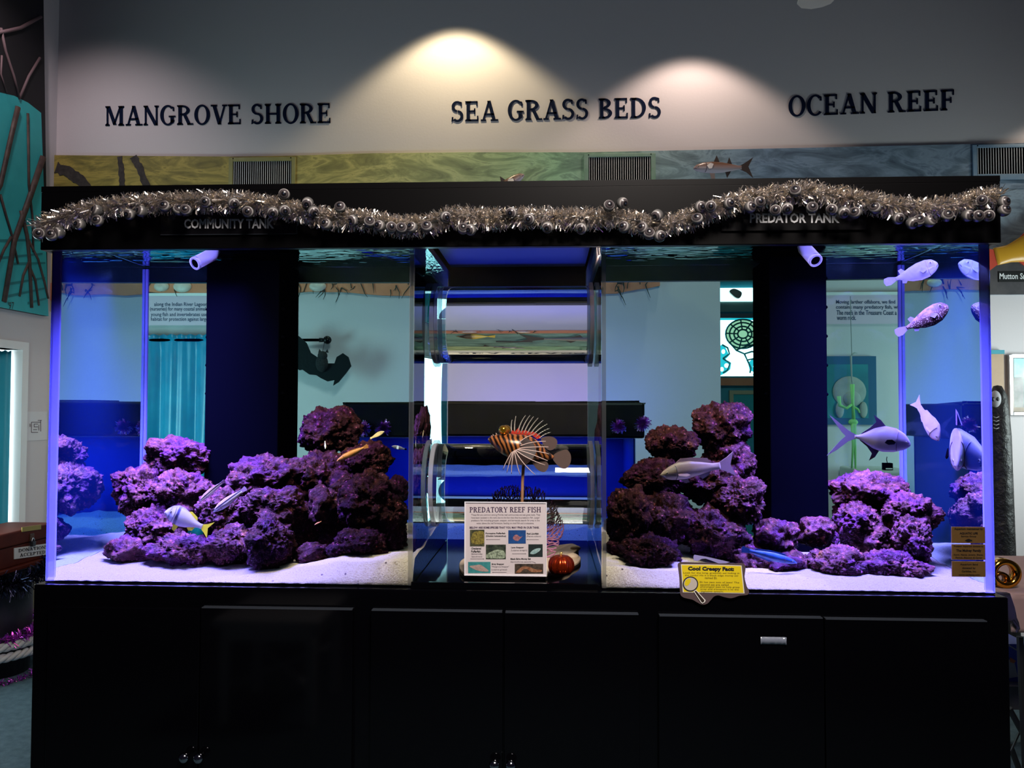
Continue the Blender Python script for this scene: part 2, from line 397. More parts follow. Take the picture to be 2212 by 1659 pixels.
# ------------------------------------------------------------------ canopy over the tanks
YH = -.03
HX0, HX1 = A(88, 470, YH).x, A(2162, 470, YH).x
HZ1 = A(1100, 404, YH).z
hd = thing('aquarium_canopy', 'long black canopy that covers the tops of both tanks', 'canopy', ((HX0 + HX1) / 2, .3, ZT))
MB().box((HX0, YH, ZT), (HX1, YH + .022, HZ1)).build('front_panel', BLACK, hd, bevel=.002)
MB().box((HX0, TD + .008, ZT), (HX1, TD + .03, HZ1)).build('back_panel', BLACK, hd)
MB().box((HX0, YH + .022, ZT), (min(HX0 + .018, TX0 - .002), TD + .008, HZ1)).build('side_panel', BLACK, hd)
MB().box((max(HX1 - .018, TX1 + .002), YH + .022, ZT), (HX1, TD + .008, HZ1)).build('side_panel', BLACK, hd)
MB().box((HX0, YH, HZ1), (HX1, TD + .03, HZ1 + .015)).build('top_panel', BLACK, hd)
MB().box((LXR + .009, .01, 1.905), (RXL - .009, TD - .002, 1.915)).build('inner_lid', M('blue_lit_lid', (.10, .14, .40), .4), hd)  # blue of the escaping light is also put into the lid colour
# black tops of the tank rims inside the gap
for x0, x1, tk in ((LXR + .001, LXR + .006, tl), (RXL - .006, RXL - .001, tr_)):
    MB().box((x0, .004, ZT - .012), (x1, TD - .004, ZT + .06)).build('rim', FROSTD, tk)

# name signs on the canopy front
def hood_sign(x0, y0, x1, y1, tx0, ty0, tx1, ty1, body, label, ln):
    a, c = A(x0, y1, YH), A(x1, y0, YH)
    s = thing('name_sign', label, 'sign', ((a.x + c.x) / 2, YH, a.z), 'name signs on the canopy')
    MB().box((a.x, YH - .005, a.z), (c.x, YH - .0005, c.z)).build('sign_plate', M('sign_black', (.003, .003, .004), .25), s)
    MB().box((a.x, YH - .0062, a.z - .0012), (c.x, YH - .0002, a.z)).box((c.x, YH - .0062, a.z), (c.x + .0012, YH - .0002, c.z - .02)).build('sign_edge', ln, s)
    Yt = YH - .0052; tpx(body, tx0, ty0, tx1, ty1, Yt, SIGNTXT, s, bold=.028)
hood_sign(349, 430, 643, 508, 398, 473, 592, 494, 'COMMUNITY TANK', 'black sign reading COMMUNITY TANK in grey capitals', EDGE)
hood_sign(1558, 440, 1870, 499, 1620, 461, 1813, 482, 'PREDATOR TANK', 'black sign reading PREDATOR TANK in grey capitals', BLACK)

# ------------------------------------------------------------------ cabinet
YC = -.026
CX0, CX1 = A(69, 1450, YC).x, A(2181, 1450, YC).x
cb = thing('aquarium_cabinet', 'long glossy black cabinet that carries both tanks', 'cabinet', ((CX0 + CX1) / 2, .3, 0))
MB().box((CX0, YC, 0), (CX1, TD + .03, ZB)).build('cabinet_body', GLOSS, cb, bevel=.003)
g0, g1 = A(888, 1262, -.012), A(1292, 1262, -.012)
MB().box((g0.x, -.014, ZB), (g1.x, -.002, ZB + .016)).build('front_lip', GLOSS, cb, bevel=.001)
MB().box((LXR + .002, .012, ZB), (RXL - .002, TD, ZB + .006)).build('shelf', GLOSS, cb, label='black shelf between the tanks')
YD = YC - .018
KNOB = [(0, 0), (.006, 0), (.006, -.010), (.012, -.014), (.0135, -.020), (.010, -.026), (.004, -.029), (0, -.0292)]
kn = MB().lathe([(max(r, .0002), h) for r, h in KNOB], 20, axis='y').mesh('knob', True); kn.materials.append(CHROME)
def door(x0, x1, ytop0, ytop1, knobs=(), edge=True):
    a, c = A(x0, ytop0, YD), A(x1, ytop1, YD); zt = (a.z + c.z) / 2
    d = MB().box((a.x, YD, .06), (c.x, YC - .0005, zt)).build('door', GLOSS, cb, bevel=.0018)
    if edge: MB().box((a.x + .002, YD - .0004, zt - .0016), (c.x - .002, YC - .001, zt + .0006)).build('top_edge', EDGE, d)
    for kx, ky in knobs:
        k = link('knob', kn, None, d, 'dark chrome ball knob'); p_ = A(kx, ky, YD); k.location = (p_.x, YD, p_.z)
door(104, 431, 1312, 1314, [(405, 1630)], False); door(434, 762, 1314, 1315, [(436, 1631)])
door(801, 1086, 1318, 1322, [(1069, 1645)]); door(1090, 1381, 1323, 1327, [(1104, 1646)])
door(1423, 1779, 1329, 1336); door(1782, 2134, 1336, 1343)
a, c = A(1642, 1391, YD - .001), A(1698, 1376, YD - .001)
tp = MB()
n = 12
random.seed(3)
vv = [(a.x + (c.x - a.x) * i / n, YD - .0012 - .0012 * random.random() - (.003 if i in (0, n) else 0), z) for z in (a.z, (a.z + c.z) / 2, c.z) for i in range(n + 1)]
tp.add(vv, [(j * (n + 1) + i, j * (n + 1) + i + 1, (j + 1) * (n + 1) + i + 1, (j + 1) * (n + 1) + i) for j in range(2) for i in range(n)])
o = tp.build('tape_strip', M('clear_tape', (.20, .23, .30), .18, coat=1), None, True)
o.modifiers.new('thickness', 'SOLIDIFY').thickness = .0006
tag(o, 'short strip of clear tape stuck on the right cabinet door', 'tape')

# ------------------------------------------------------------------ sand
def sand_mat():
    m, t, out = nt('aragonite_sand'); b = N(t, 'BsdfPrincipled', Roughness=.9); t.links.new(b.outputs[0], out.inputs[0])
    c = coords(t); f = tnoise(t, c, 260, 3); g = tnoise(t, c, 45, 5)
    c1 = ramp(t, f, [(.25, (.30, .26, .22)), (.45, (.62, .57, .50)), (.7, (.80, .76, .70))])
    c2 = ramp(t, g, [(.66, (1, 1, 1)), (.72, (.55, .52, .45))])
    mx = N(t, 'Mix', data_type='RGBA', blend_type='MULTIPLY'); mx.inputs[0].default_value = 1
    t.links.new(c1, mx.inputs[6]); t.links.new(c2, mx.inputs[7])
    vn = N(t, 'TexVoronoi', Scale=34); t.links.new(c, vn.inputs['Vector']); m3 = N(t, 'Mix', data_type='RGBA', blend_type='MULTIPLY'); m3.inputs[0].default_value = 1
    t.links.new(mx.outputs[2], m3.inputs[6]); t.links.new(ramp(t, vn.outputs['Distance'], [(.07, (.10, .08, .10)), (.12, (1, 1, 1))]), m3.inputs[7]); t.links.new(m3.outputs[2], b.inputs['Base Color'])
    bp = N(t, 'Bump', Strength=.5, Distance=.003); t.links.new(f, bp.inputs['Height']); t.links.new(bp.outputs[0], b.inputs['Normal'])
    return m
SAND = sand_mat()
def interp(tab, x):
    if x <= tab[0][0]: return tab[0][1]
    for (a, p_), (b, q) in zip(tab, tab[1:]):
        if x <= b:
            t = (x - a) / (b - a); t = t * t * (3 - 2 * t); return p_ + (q - p_) * t
    return tab[-1][1]
def sand(x0, x1, prof, label):          # prof: (pixel x, pixel y) of the sand's top line at the front glass
    tab = [(A(px, py, 0).x, A(px, py, 0).z) for px, py in prof]
    mb = MB(); nx, ny = 220, 60; v = []; f = []
    xa, xb, ya, yb = x0 + .0008, x1 - .0008, .0035, TD - .004
    def hz(x, y):
        h = interp(tab, x) + .030 * (y / TD) + (noise.noise(Vector((x * 5, y * 6, 1))) * .012 + noise.noise(Vector((x * 14, y * 14, 5))) * .005) * min(1, y * 12)
        h = ZB + .005 + (h - ZB - .005) * min(1, (max(0, y - .0035) / .030)) ** .7
        return max(ZB + .0045, h + noise.noise(Vector((x * 60, y * 60, 9))) * .0016)
    for j in range(ny + 1):
        for i in range(nx + 1):
            x = xa + (xb - xa) * i / nx; y = ya + (yb - ya) * (j / ny) ** 1.9; v.append((x, y, hz(x, y)))
    for j in range(ny):
        for i in range(nx): a = j * (nx + 1) + i; f.append((a, a + 1, a + nx + 2, a + nx + 1))
    for j in range(ny + 1):
        for i in range(nx + 1): q = v[j * (nx + 1) + i]; v.append((q[0], q[1], ZB + .003)) if j in (0, ny) or i in (0, nx) else None
    base = {}; k = (nx + 1) * (ny + 1)
    for j in range(ny + 1):
        for i in range(nx + 1):
            if j in (0, ny) or i in (0, nx): base[(i, j)] = k; k += 1
    ring = [(i, 0) for i in range(nx)] + [(nx, j) for j in range(ny)] + [(i, ny) for i in range(nx, 0, -1)] + [(0, j) for j in range(ny, 0, -1)]
    for (i, j), (i2, j2) in zip(ring, ring[1:] + ring[:1]): f.append((base[(i, j)], base[(i2, j2)], j2 * (nx + 1) + i2, j * (nx + 1) + i))
    f.append(tuple(base[r] for r in reversed(ring)))
    mb.add(v, f); o = mb.build('aquarium_sand', SAND); tag(o, label, 'sand', kind='stuff'); return hz
hzl = sand(TX0, LXR, [(100, 1240), (300, 1246), (480, 1250), (560, 1246), (640, 1236), (740, 1222), (880, 1214)], 'white sand bed on the floor of the left tank')
hzr = sand(RXL, TX1, [(1300, 1228), (1450, 1240), (1620, 1248), (1760, 1258), (1900, 1266), (2130, 1272)], 'white sand bed on the floor of the right tank')

# ------------------------------------------------------------------ live rock
def rock_mat():
    m, t, out = nt('live_rock'); b = N(t, 'BsdfPrincipled'); b.inputs['Specular IOR Level'].default_value = .02; t.links.new(b.outputs[0], out.inputs[0])
    c = coords(t); f = tnoise(t, c, 9, 5, .65, .6); g = tnoise(t, c, 38, 6, .7, .4); h = tnoise(t, c, 150, 3, .6)
    c1 = ramp(t, f, [(.30, (.006, .0012, .007)), (.42, (.019, .0042, .017)), (.52, (.019, .006, .004)), (.60, (.027, .009, .017)), (.72, (.046, .021, .006))])
    c2 = ramp(t, g, [(.30, (.18, .15, .15)), (.48, (.80, .75, .78)), (.60, (1.1, 1.0, 1.05)), (.72, (2.2, 1.9, 2.0))])
    mx = N(t, 'Mix', data_type='RGBA', blend_type='MULTIPLY'); mx.inputs[0].default_value = 1
    t.links.new(c1, mx.inputs[6]); t.links.new(c2, mx.inputs[7]); t.links.new(mx.outputs[2], b.inputs['Base Color'])
    vn = N(t, 'TexVoronoi', Scale=75); t.links.new(coords(t), vn.inputs['Vector']); m3 = N(t, 'Mix', data_type='RGBA', blend_type='MULTIPLY'); m3.inputs[0].default_value = 1
    t.links.new(mx.outputs[2], m3.inputs[6]); t.links.new(ramp(t, vn.outputs['Distance'], [(.09, (7.0, 6.5, 6.8)), (.20, (1.0, 1.0, 1.0)), (.6, (.5, .45, .5))]), m3.inputs[7]); t.links.new(m3.outputs[2], b.inputs['Base Color'])  # bright specks paint small highlights into the rock colour
    t.links.new(ramp(t, h, [(.4, (.70,) * 3), (.66, (.22,) * 3)]), b.inputs['Roughness'])
    b1 = N(t, 'Bump', Strength=1.0, Distance=.016); t.links.new(g, b1.inputs['Height'])
    b2 = N(t, 'Bump', Strength=.9, Distance=.004); t.links.new(h, b2.inputs['Height']); t.links.new(b1.outputs[0], b2.inputs['Normal'])
    t.links.new(b2.outputs[0], b.inputs['Normal'])
    return m
ROCK = rock_mat()
def ico(n):
    bm = bmesh.new(); bmesh.ops.create_icosphere(bm, subdivisions=n, radius=1); bm.verts.ensure_lookup_table()
    v = [x.co.copy() for x in bm.verts]; f = [tuple(q.index for q in x.verts) for x in bm.faces]; bm.free(); return v, f
ICO5, ICO6 = ico(5), ico(6)
def rock(px0, py0, px1, py1, Y, dep, label, grp, seed, rough=1.0):
    ex, ey = (px1 - px0) * .06, (py1 - py0) * .07; px0 -= ex; px1 += ex; py0 -= ey * .4; py1 += ey * .6
    a, c = Q(px0, py1, Y), Q(px1, py0, Y); cx, cz = (a.x + c.x) / 2, (a.z + c.z) / 2; rx, rz = (c.x - a.x) / 2, (c.z - a.z) / 2
    zmin = ZB + .008
    vs_, fs = ICO6 if rx * rz > .0045 else ICO5
    kf = min(1.15, (rx * rz * dep) ** (1 / 3.0) / .07)
    s = Vector((seed * 7.13, seed * 3.71, seed * 1.93)); out = []
    n0 = noise.noise; lo = [9, 9, 9]; hi = [-9, -9, -9]
    for q in vs_:
        w_ = q + s; wk = Vector((q.x * rx, q.y * dep, q.z * rz)) / .09 + s
        d = 1 + .24 * n0(w_ * 1.25) + .22 * n0(wk * 2.4)
        cr = noise.voronoi(wk * 3.6)[0][0]
        c2 = noise.voronoi(wk * 8.5)[0][0]
        g = rough * (.24 * (.42 - cr) + .12 * (.40 - c2) - .16 * max(0, n0(wk * 5.0) - .12) + .07 * n0(wk * 15) + .04 * n0(wk * 31))
        u = q * d; nn = Vector((q.x / rx, q.y / dep, q.z / rz)).normalized() * (g * .062 * kf); u = Vector((u.x + nn.x / rx, u.y + nn.y / dep, u.z + nn.z / rz)); out.append(u)
        for i in range(3):
            if u[i] < lo[i]: lo[i] = u[i]
            if u[i] > hi[i]: hi[i] = u[i]
    sc = (rx * 2 / (hi[0] - lo[0]), dep * 2 / (hi[1] - lo[1]), rz * 2 / (hi[2] - lo[2])); md = [(lo[i] + hi[i]) / 2 for i in range(3)]
    vv = []
    for u in out:
        y = Y + (u.y - md[1]) * sc[1]
        vv.append((cx + (u.x - md[0]) * sc[0], min(max(y, .016), TD - .012), max(zmin, cz + (u.z - md[2]) * sc[2])))
    me = bpy.data.meshes.new('live_rock'); me.from_pydata(vv, [], fs); me.polygons.foreach_set('use_smooth', [True] * len(fs)); me.update()
    o = link('live_rock', me, ROCK); return tag(o, label, 'rock', grp)
GL, GR = 'live rocks piled in the left tank', 'live rocks piled in the right tank'
LROCKS = [
 (318, 940, 458, 1035, .45, .10, 'purple rock on top of the pile left of the left black tower'),
 (250, 1000, 372, 1108, .40, .11, 'purple rock nearest the left end wall, under the topmost purple one'),
 (345, 1010, 468, 1125, .38, .12, 'purple rock below the topmost one, against the black tower foot'),
 (268, 1088, 400, 1190, .30, .10, 'dark purple rock behind the head of the pale yellow-finned fish'),
 (226, 1155, 345, 1222, .22, .08, 'low purple rock jutting left onto the bright sand'),
 (318, 1150, 478, 1226, .21, .09, 'wide low rock on the sand below the yellow-finned fish'),
 (428, 1050, 545, 1160, .28, .09, 'rock behind the two striped fish'),
 (440, 1130, 545, 1222, .20, .08, 'rock on the sand right of the yellow fish tail'),
 (498, 980, 664, 1092, .36, .12, 'broad purple rock in front of the left black tower'),
 (512, 1052, 662, 1150, .24, .09, 'flat purple rock under the broad one before the tower'),
 (528, 1112, 636, 1243, .13, .085, 'upright dark rock standing forward on the sand, mid left tank'),
 (636, 972, 768, 1085, .44, .12, 'dark rock carrying the tall brown head-shaped rock'),
 (652, 878, 778, 985, .50, .10, 'tall brown rock at the top right of the left pile'),
 (720, 876, 776, 938, .50, .08, 'small overhanging rock at the right shoulder of the tall brown rock'),
 (742, 950, 848, 1035, .44, .09, 'dark rock right of the orange-brown fish'),
 (664, 1048, 732, 1138, .25, .06, 'small pink-purple rock in the middle right of the left pile'),
 (708, 1015, 790, 1085, .36, .07, 'small pale-faced rock below the orange-brown fish'),
 (738, 1015, 866, 1150, .26, .11, 'large warm brown rock at the right of the left pile'),
 (708, 1140, 836, 1226, .16, .09, 'rounded rock on the sand at the right front of the left tank'),
 (640, 1172, 708, 1222, .15, .055, 'small flat rock on the sand between two large ones'),
 (812, 1070, 880, 1218, .24, .09, 'brown rock leaning on the inner wall of the left tank'),
 (590, 1085, 720, 1200, .36, .12, 'dark recessed rock in the middle of the left pile'),
 (690, 1090, 800, 1190, .36, .12, 'dark recessed rock under the warm brown one'),
 (835, 1025, 882, 1085, .40, .06, 'reddish rock above the brown rock on the inner wall'),
]
RROCKS = [
 (1498, 868, 1622, 980, .46, .10, 'dark rock at the very top of the right pile with a jutting brow'),
 (1520, 940, 1628, 1050, .46, .11, 'dark rock right under the topmost one, beside the right black tower'),
 (1398, 918, 1504, 1002, .40, .09, 'knobbly olive rock standing left of the topmost one'),
 (1345, 988, 1480, 1085, .36, .11, 'brown rock left of the blurred grey fish'),
 (1465, 990, 1600, 1090, .38, .12, 'dark rock behind the grey fish'),
 (1310, 1048, 1412, 1195, .26, .11, 'brown rock against the inner wall of the right tank'),
 (1375, 1060, 1500, 1180, .30, .12, 'brown rock in the middle left of the right pile'),
 (1536, 1028, 1648, 1132, .30, .10, 'glossy purple rock left of the right black tower'),
 (1470, 1090, 1610, 1215, .26, .12, 'dark rock behind the top of the yellow card'),
 (1338, 1152, 1470, 1242, .15, .09, 'rounded rock resting on the sand left of the yellow card'),
 (1306, 1160, 1366, 1222, .22, .06, 'small pale brown rock in the inner corner of the right tank'),
 (1632, 1118, 1722, 1205, .26, .09, 'pointed purple rock before the foot of the right tower'),
 (1725, 1116, 1808, 1182, .28, .07, 'small purple rock at the right of the tower foot'),
 (1790, 1015, 1955, 1105, .45, .10, 'long purple rock below the silver fish'),
 (1800, 1080, 1900, 1180, .40, .10, 'rock under the long purple one, right of the tower'),
 (1908, 1062, 2026, 1150, .34, .09, 'purple rock jutting right toward the end wall'),
 (1926, 1110, 2010, 1232, .28, .10, 'upright purple rock under the jutting one'),
 (1850, 1185, 2000, 1258, .20, .09, 'low purple rock on the bright sand at the right'),
 (1735, 1178, 1870, 1262, .18, .09, 'low blue-purple rock on the sand, second from the right'),
 (1630, 1185, 1760, 1258, .20, .09, 'low rock right of the yellow card'),
 (1560, 1165, 1665, 1245, .24, .09, 'dark rock behind the top right corner of the card'),
 (1820, 1110, 1945, 1215, .38, .10, 'dark recessed rock in the middle of the right end pile'),
]
for i, r in enumerate(LROCKS): rock(*r[:7], GL, i + 1)
for i, r in enumerate(RROCKS): rock(*r[:7], GR, i + 41)

# ------------------------------------------------------------------ towers and nozzles
def tower(x0, x1, ybot, label, tk_z0, side):
    a, c = Q(x0, 700, .43), Q(x1, 700, .43)
    t = thing('overflow_tower', label, 'overflow box', ((a.x + c.x) / 2, .55, ZB)); zt = ZS - .012
    MB().box((a.x, .43, ZB + .004), (c.x, TD - .004, zt)).build('tower_box', MATTE, t, bevel=.003)
    random.seed(int(x0))
    for sx, d in ((a.x, -1), (c.x, 1)):
        for k in range(5):
            z = zt - .06 - k * .085
            MB().ball((sx + d * .003, .46, z), (.008, .008, .006), 10, 6).build('clip', MATTE, t, True)
    return t
tower(445, 603, 1100, 'tall black overflow tower at the back of the left tank', 0, 1)
tower(1662, 1786, 1120, 'tall black overflow tower at the back of the right tank', 0, -1)
a, c = Q(620, 700, .47), Q(648, 700, .66)
def nozzle(px, py, Y, d, label):
    p_ = Q(px, py, Y); o = thing('return_nozzle', label, 'nozzle', p_, 'return nozzles')
    d = Vector(d).normalized(); e = p_ + d * .055
    MB().tube([p_ - d * .03 + Vector((0, .0, .02)), p_ - d * .01, e], [.017, .019, .019], 20).build('elbow', PVC, o, True)
    rim = MB(); prof = [(.0135, -.004), (.0195, -.004), (.0195, .004), (.0135, .004)]
    rim.lathe(prof + [prof[0]], 24, axis='z'); rim.v = [tuple(e + d.to_track_quat('Z', 'Y') @ Vector(q)) for q in rim.v]; rim.f = rim.f[:-2]; rim.build('rim', PVC, o, True)
    MB().tube([e + d * .0005, e + d * .001], [.0145, .0145], 20).build('bore', MATTE, o)
nozzle(452, 553, .30, (-.45, -.7, -.45), 'white pipe nozzle pointing out at the top of the left tower')
nozzle(1742, 541, .30, (.22, -.7, -.55), 'white pipe nozzle pointing out at the top of the right tower')

# ------------------------------------------------------------------ fish
def fish(name, label, nose, tail, prof, wid, body, fins, finmat, eye=(.11, .018), eyemat=None, group=None, roll=0, cat='fish', bend=0, mouth=True):
    """nose, tail base: world points. prof: (s, top, bottom) in body lengths from nose; wid: (s, half width). fins: dict name -> outline [(s, h)], optional material and side"""
    nose, tail = Vector(nose), Vector(tail); L = (nose - tail).length
    ex = (nose - tail).normalized(); up = Vector((0, 0, 1))
    if roll: up = Matrix.Rotation(roll, 3, ex) @ up
    ey = up.cross(ex)
    if ey.length < .05: ey = Vector((0, 1, 0))
    ey.normalize(); ez = ex.cross(ey)
    m = Matrix(((ex.x, ey.x, ez.x, nose.x), (ex.y, ey.y, ez.y, nose.y), (ex.z, ey.z, ez.z, nose.z), (0, 0, 0, 1))) @ Matrix.Diagonal((L, L, L, 1))
    r = thing(name, label, cat, (nose + tail) / 2, group)
    def part(nm, mb, mat, smooth=True, par=None, label=None):
        if bend: mb.v = [(x, y + bend * x * x, z) for x, y, z in mb.v]
        me = mb.mesh(nm, smooth); o = bpy.data.objects.new(nm, me); COL.objects.link(o)
        if mat: me.materials.append(mat)
        o.parent = par or r; o.matrix_parent_inverse = chain(par or r).inverted(); o.matrix_basis = m
        if label: o['label'] = label
        return o
    def lerp(tab, s, k):
        for a_, b_ in zip(tab, tab[1:]):
            if s <= b_[0] + 1e-9: t = (s - a_[0]) / (b_[0] - a_[0]); return a_[k] + (b_[k] - a_[k]) * t
        return tab[-1][k]
    n, kk = 36, 20; v = []; f = []
    for i in range(n + 1):
        s = i / n; s = s * s * (1 - s) + s * s if s < .0 else s
        tp_, bt, w_ = lerp(prof, s, 1), lerp(prof, s, 2), lerp(wid, s, 1)
        cz, hz_ = (tp_ + bt) / 2, max((tp_ - bt) / 2, .002)
        for k in range(kk):
            q = 2 * pi * k / kk; sy = math.copysign(abs(cos(q)) ** .9, cos(q)); v.append((-s, max(w_, .002) * sy, cz + hz_ * sin(q)))
    for i in range(n):
        for k in range(kk): f.append((i * kk + k, i * kk + (k + 1) % kk, (i + 1) * kk + (k + 1) % kk, (i + 1) * kk + k))
    f.append(tuple(range(kk - 1, -1, -1))); f.append(tuple(n * kk + k for k in range(kk)))
    part('body', MB().add(v, f), body)
    for fn, spec in fins.items():
        pts = spec[0]; mat = spec[1] if len(spec) > 1 and spec[1] else finmat
        side = spec[2] if len(spec) > 2 else 0
        nm = fn.split('#')[0]
        for sd in ((0,) if not side else (1, -1)):
            mb = MB(); th = .006
            y0 = sd * side
            P3 = [(-s, y0 + sd * .35 * max(0, -(h - pts[0][1])) * (1 if side else 0), h) for s, h in pts]
            mb.prism([(x, y - th, z) for x, y, z in P3], (0, 2 * th, 0)); part(nm, mb, mat, False)
    ew = lerp(wid, eye[0], 1); ez_ = lerp(prof, eye[0], 1) * .62 + lerp(prof, eye[0], 2) * .38
    if len(eye) > 2: ez_ = eye[2]
    for sd in (1, -1):
        e = part('eye', MB().ball((-eye[0], sd * ew * .92, ez_), (eye[1], eye[1] * .55, eye[1]), 14, 10), eyemat or EYEW)
        part('pupil', MB().ball((-eye[0], sd * (ew * .92 + eye[1] * .42), ez_), (eye[1] * .6, eye[1] * .25, eye[1] * .6), 12, 8), PUP, par=e)
    if mouth:
        dk = GILL
        for sd in (1, -1):
            def surf(s, u, k=1.02):
                tp_, bt, w_ = lerp(prof, s, 1), lerp(prof, s, 2), lerp(wid, s, 1); q = u * pi / 2
                return (-s, sd * k * w_ * abs(cos(q)) ** .9, (tp_ + bt) / 2 + k * (tp_ - bt) / 2 * sin(q))
            part('gill_cover', MB().tube([surf(.215 + .045 * cos(u * 1.4), u) for u in [-.75 + 1.35 * i / 10 for i in range(11)]], .0055, 6), dk)
            part('mouth', MB().tube([surf(.012, -.05), surf(.035, -.18), surf(.062, -.28)], .006, 6), dk)
    return r, part, m
GILL = M('gill_shadow', (.05, .035, .06), .6)
EYEW = M('fish_eye', (.55, .50, .35), .2)
PUP = M('fish_pupil', (.003, .003, .004), .1)
def stripes(name, stops, axis='Z', rough=.35, sc=1.0, nz=0):   # colour bands across a fish in body lengths; axis X runs nose (0) to tail (1)
    m, t, out = nt(name); b = N(t, 'BsdfPrincipled', Roughness=rough); t.links.new(b.outputs[0], out.inputs[0])
    sp = N(t, 'SeparateXYZ'); t.links.new(coords(t), sp.inputs[0])
    ma = N(t, 'Math', operation='MULTIPLY_ADD'); ma.inputs[1].default_value = -1 if axis == 'X' else 1.0; ma.inputs[2].default_value = 0 if axis == 'X' else .5
    t.links.new(sp.outputs[axis], ma.inputs[0]); src = ma.outputs[0]
    if nz:
        f = tnoise(t, coords(t), 14, 4); m2 = N(t, 'Math', operation='MULTIPLY_ADD'); m2.inputs[1].default_value = nz; t.links.new(f, m2.inputs[0]); t.links.new(src, m2.inputs[2]); src = m2.outputs[0]
    t.links.new(ramp(t, src, stops), b.inputs['Base Color']); return m
# yellow-finned grunt
YEL = M('yellow_fin', (.55, .55, .015), .4)
GRUNT = stripes('pale_grunt_skin', [(0, (.85, .85, .75)), (.12, (.80, .80, .78)), (.155, (.02, .02, .06)), (.18, (.45, .45, .5)), (.215, (.80, .80, .85)), (.30, (.80, .80, .85)), (.325, (.015, .015, .05)), (.37, (.015, .015, .05)), (.40, (.70, .70, .80)), (1, (.78, .78, .85))], 'X', nz=.03)
P_GR = [(0, .0, -.03), (.05, .085, -.07), (.15, .18, -.13), (.3, .235, -.17), (.45, .22, -.18), (.6, .165, -.15), (.8, .08, -.08), (.92, .05, -.05), (1, .055, -.055)]
W_GR = [(0, .012), (.08, .05), (.25, .085), (.5, .08), (.8, .035), (1, .012)]
fish('porkfish', 'pale white fish with black head bar and yellow fins before the left rocks', Q(356, 1105, .16), Q(437, 1138, .17), [(s, a * 1.22, b * 1.18) for s, a, b in P_GR], W_GR, GRUNT,
     {'tail_fin': [(.97, .05), (1.12, .13), (1.30, .28), (1.20, .02), (1.28, -.30), (1.10, -.15), (.97, -.05)],
      'dorsal_fin': [(.30, .22), (.45, .30), (.62, .26), (.80, .17), (.84, .07), (.6, .15)][0:6], 'anal_fin': [(.62, -.14), (.72, -.22), (.80, -.18), (.84, -.075)],
      'pelvic_fin': [(.32, -.16), (.36, -.34), (.42, -.36), (.46, -.17)]}.__class__({
      'tail_fin': ([(.97, .05), (1.10, .11), (1.24, .22), (1.14, .02), (1.22, -.22), (1.09, -.12), (.97, -.05)],),
      'dorsal_fin': ([(.50, .19), (.62, .25), (.80, .17), (.84, .07), (.6, .13)],), 'anal_fin': ([(.62, -.13), (.72, -.22), (.80, -.18), (.84, -.07)],),
      'pelvic_fin': ([(.30, -.15), (.33, -.33), (.40, -.36), (.46, -.16)],)}), YEL, eye=(.16, .026, .07))
STR = stripes('striped_wrasse_skin', [(0, (.55, .50, .60)), (.445, (.75, .70, .80)), (.462, (.10, .07, .10)), (.475, (.90, .88, .95)), (.505, (.95, .92, 1.0)), (.515, (.01, .008, .01)), (.548, (.01, .008, .01)), (.558, (.85, .72, .78)), (.575, (.62, .38, .36)), (1, (.50, .30, .30))], 'Z')
P_WR = [(0, .0, -.015), (.08, .045, -.04), (.25, .085, -.075), (.5, .095, -.09), (.75, .07, -.065), (.92, .04, -.04), (1, .042, -.042)]
P_W2 = [(s, a * 1.35, b * 1.35) for s, a, b in P_WR]
W_WR = [(0, .01), (.1, .035), (.35, .055), (.7, .04), (1, .01)]
WRF = M('wrasse_fin', (.42, .28, .42), .4)
wf = {'tail_fin': ([(.97, .04), (1.14, .07), (1.16, 0), (1.14, -.07), (.97, -.04)],), 'dorsal_fin': ([(.22, .075), (.28, .12), (.6, .115), (.88, .075), (.9, .04), (.5, .085)],), 'anal_fin': ([(.5, -.08), (.55, -.115), (.86, -.07), (.9, -.04)],)}
fish('striped_wrasse', 'slim black-striped fish, upper left of the striped pair', Q(433, 1082, .17), Q(474, 1043, .20), P_W2, W_WR, STR, wf, WRF, eye=(.1, .014), group='striped pair', bend=.25)
fish('striped_wrasse', 'slim black-striped fish with a pink snout, lower right of the pair', Q(461, 1106, .15), Q(522, 1061, .15), P_W2, W_WR, STR, wf, WRF, eye=(.1, .014), group='striped pair')
ORG = M('orange_brown_skin', (.55, .22, .06), .4, noise_=(3, (.62, .30, .10)))
fish('wrasse', 'plain orange-brown fish swimming below the tall brown rock', Q(727, 996, .14), Q(786, 967, .16), [(s, a * 1.05, b * 1.05) for s, a, b in P_WR], W_WR, ORG, wf, ORG, eye=(.1, .013))
SYEL = M('pale_yellow_skin', (.70, .60, .25), .4)
fish('small_damselfish', 'tiny tan fish before the dark lid of the far tank', Q(830, 932, .30), Q(804, 945, .32), [(s, a * 1.6, b * 1.6) for s, a, b in P_WR], W_WR, SYEL, wf, SYEL, eye=(.13, .025))
SGT = stripes('sergeant_skin', [(0, (.02, .03, .05)), (.38, (.02, .03, .05)), (.42, (.35, .5, .6)), (.52, (.35, .5, .6)), (.56, (.02, .02, .04)), (1, (.02, .03, .06))], 'X')
fish('sergeant_fish', 'small dark fish with a pale bar at the right end of the left tank', Q(846, 964, .40), Q(874, 970, .40), [(s, a * 1.6, b * 1.6) for s, a, b in P_WR], W_WR, SGT, wf, MATTE, eye=(.13, .02))
fish('small_goby', 'tiny orange fish low in front of the pink-purple rock', Q(679, 1134, .17), Q(692, 1127, .17), P_WR, W_WR, ORG, wf, ORG, eye=(.1, .02))
PGR = M('pale_green_skin', (.55, .60, .25), .4)
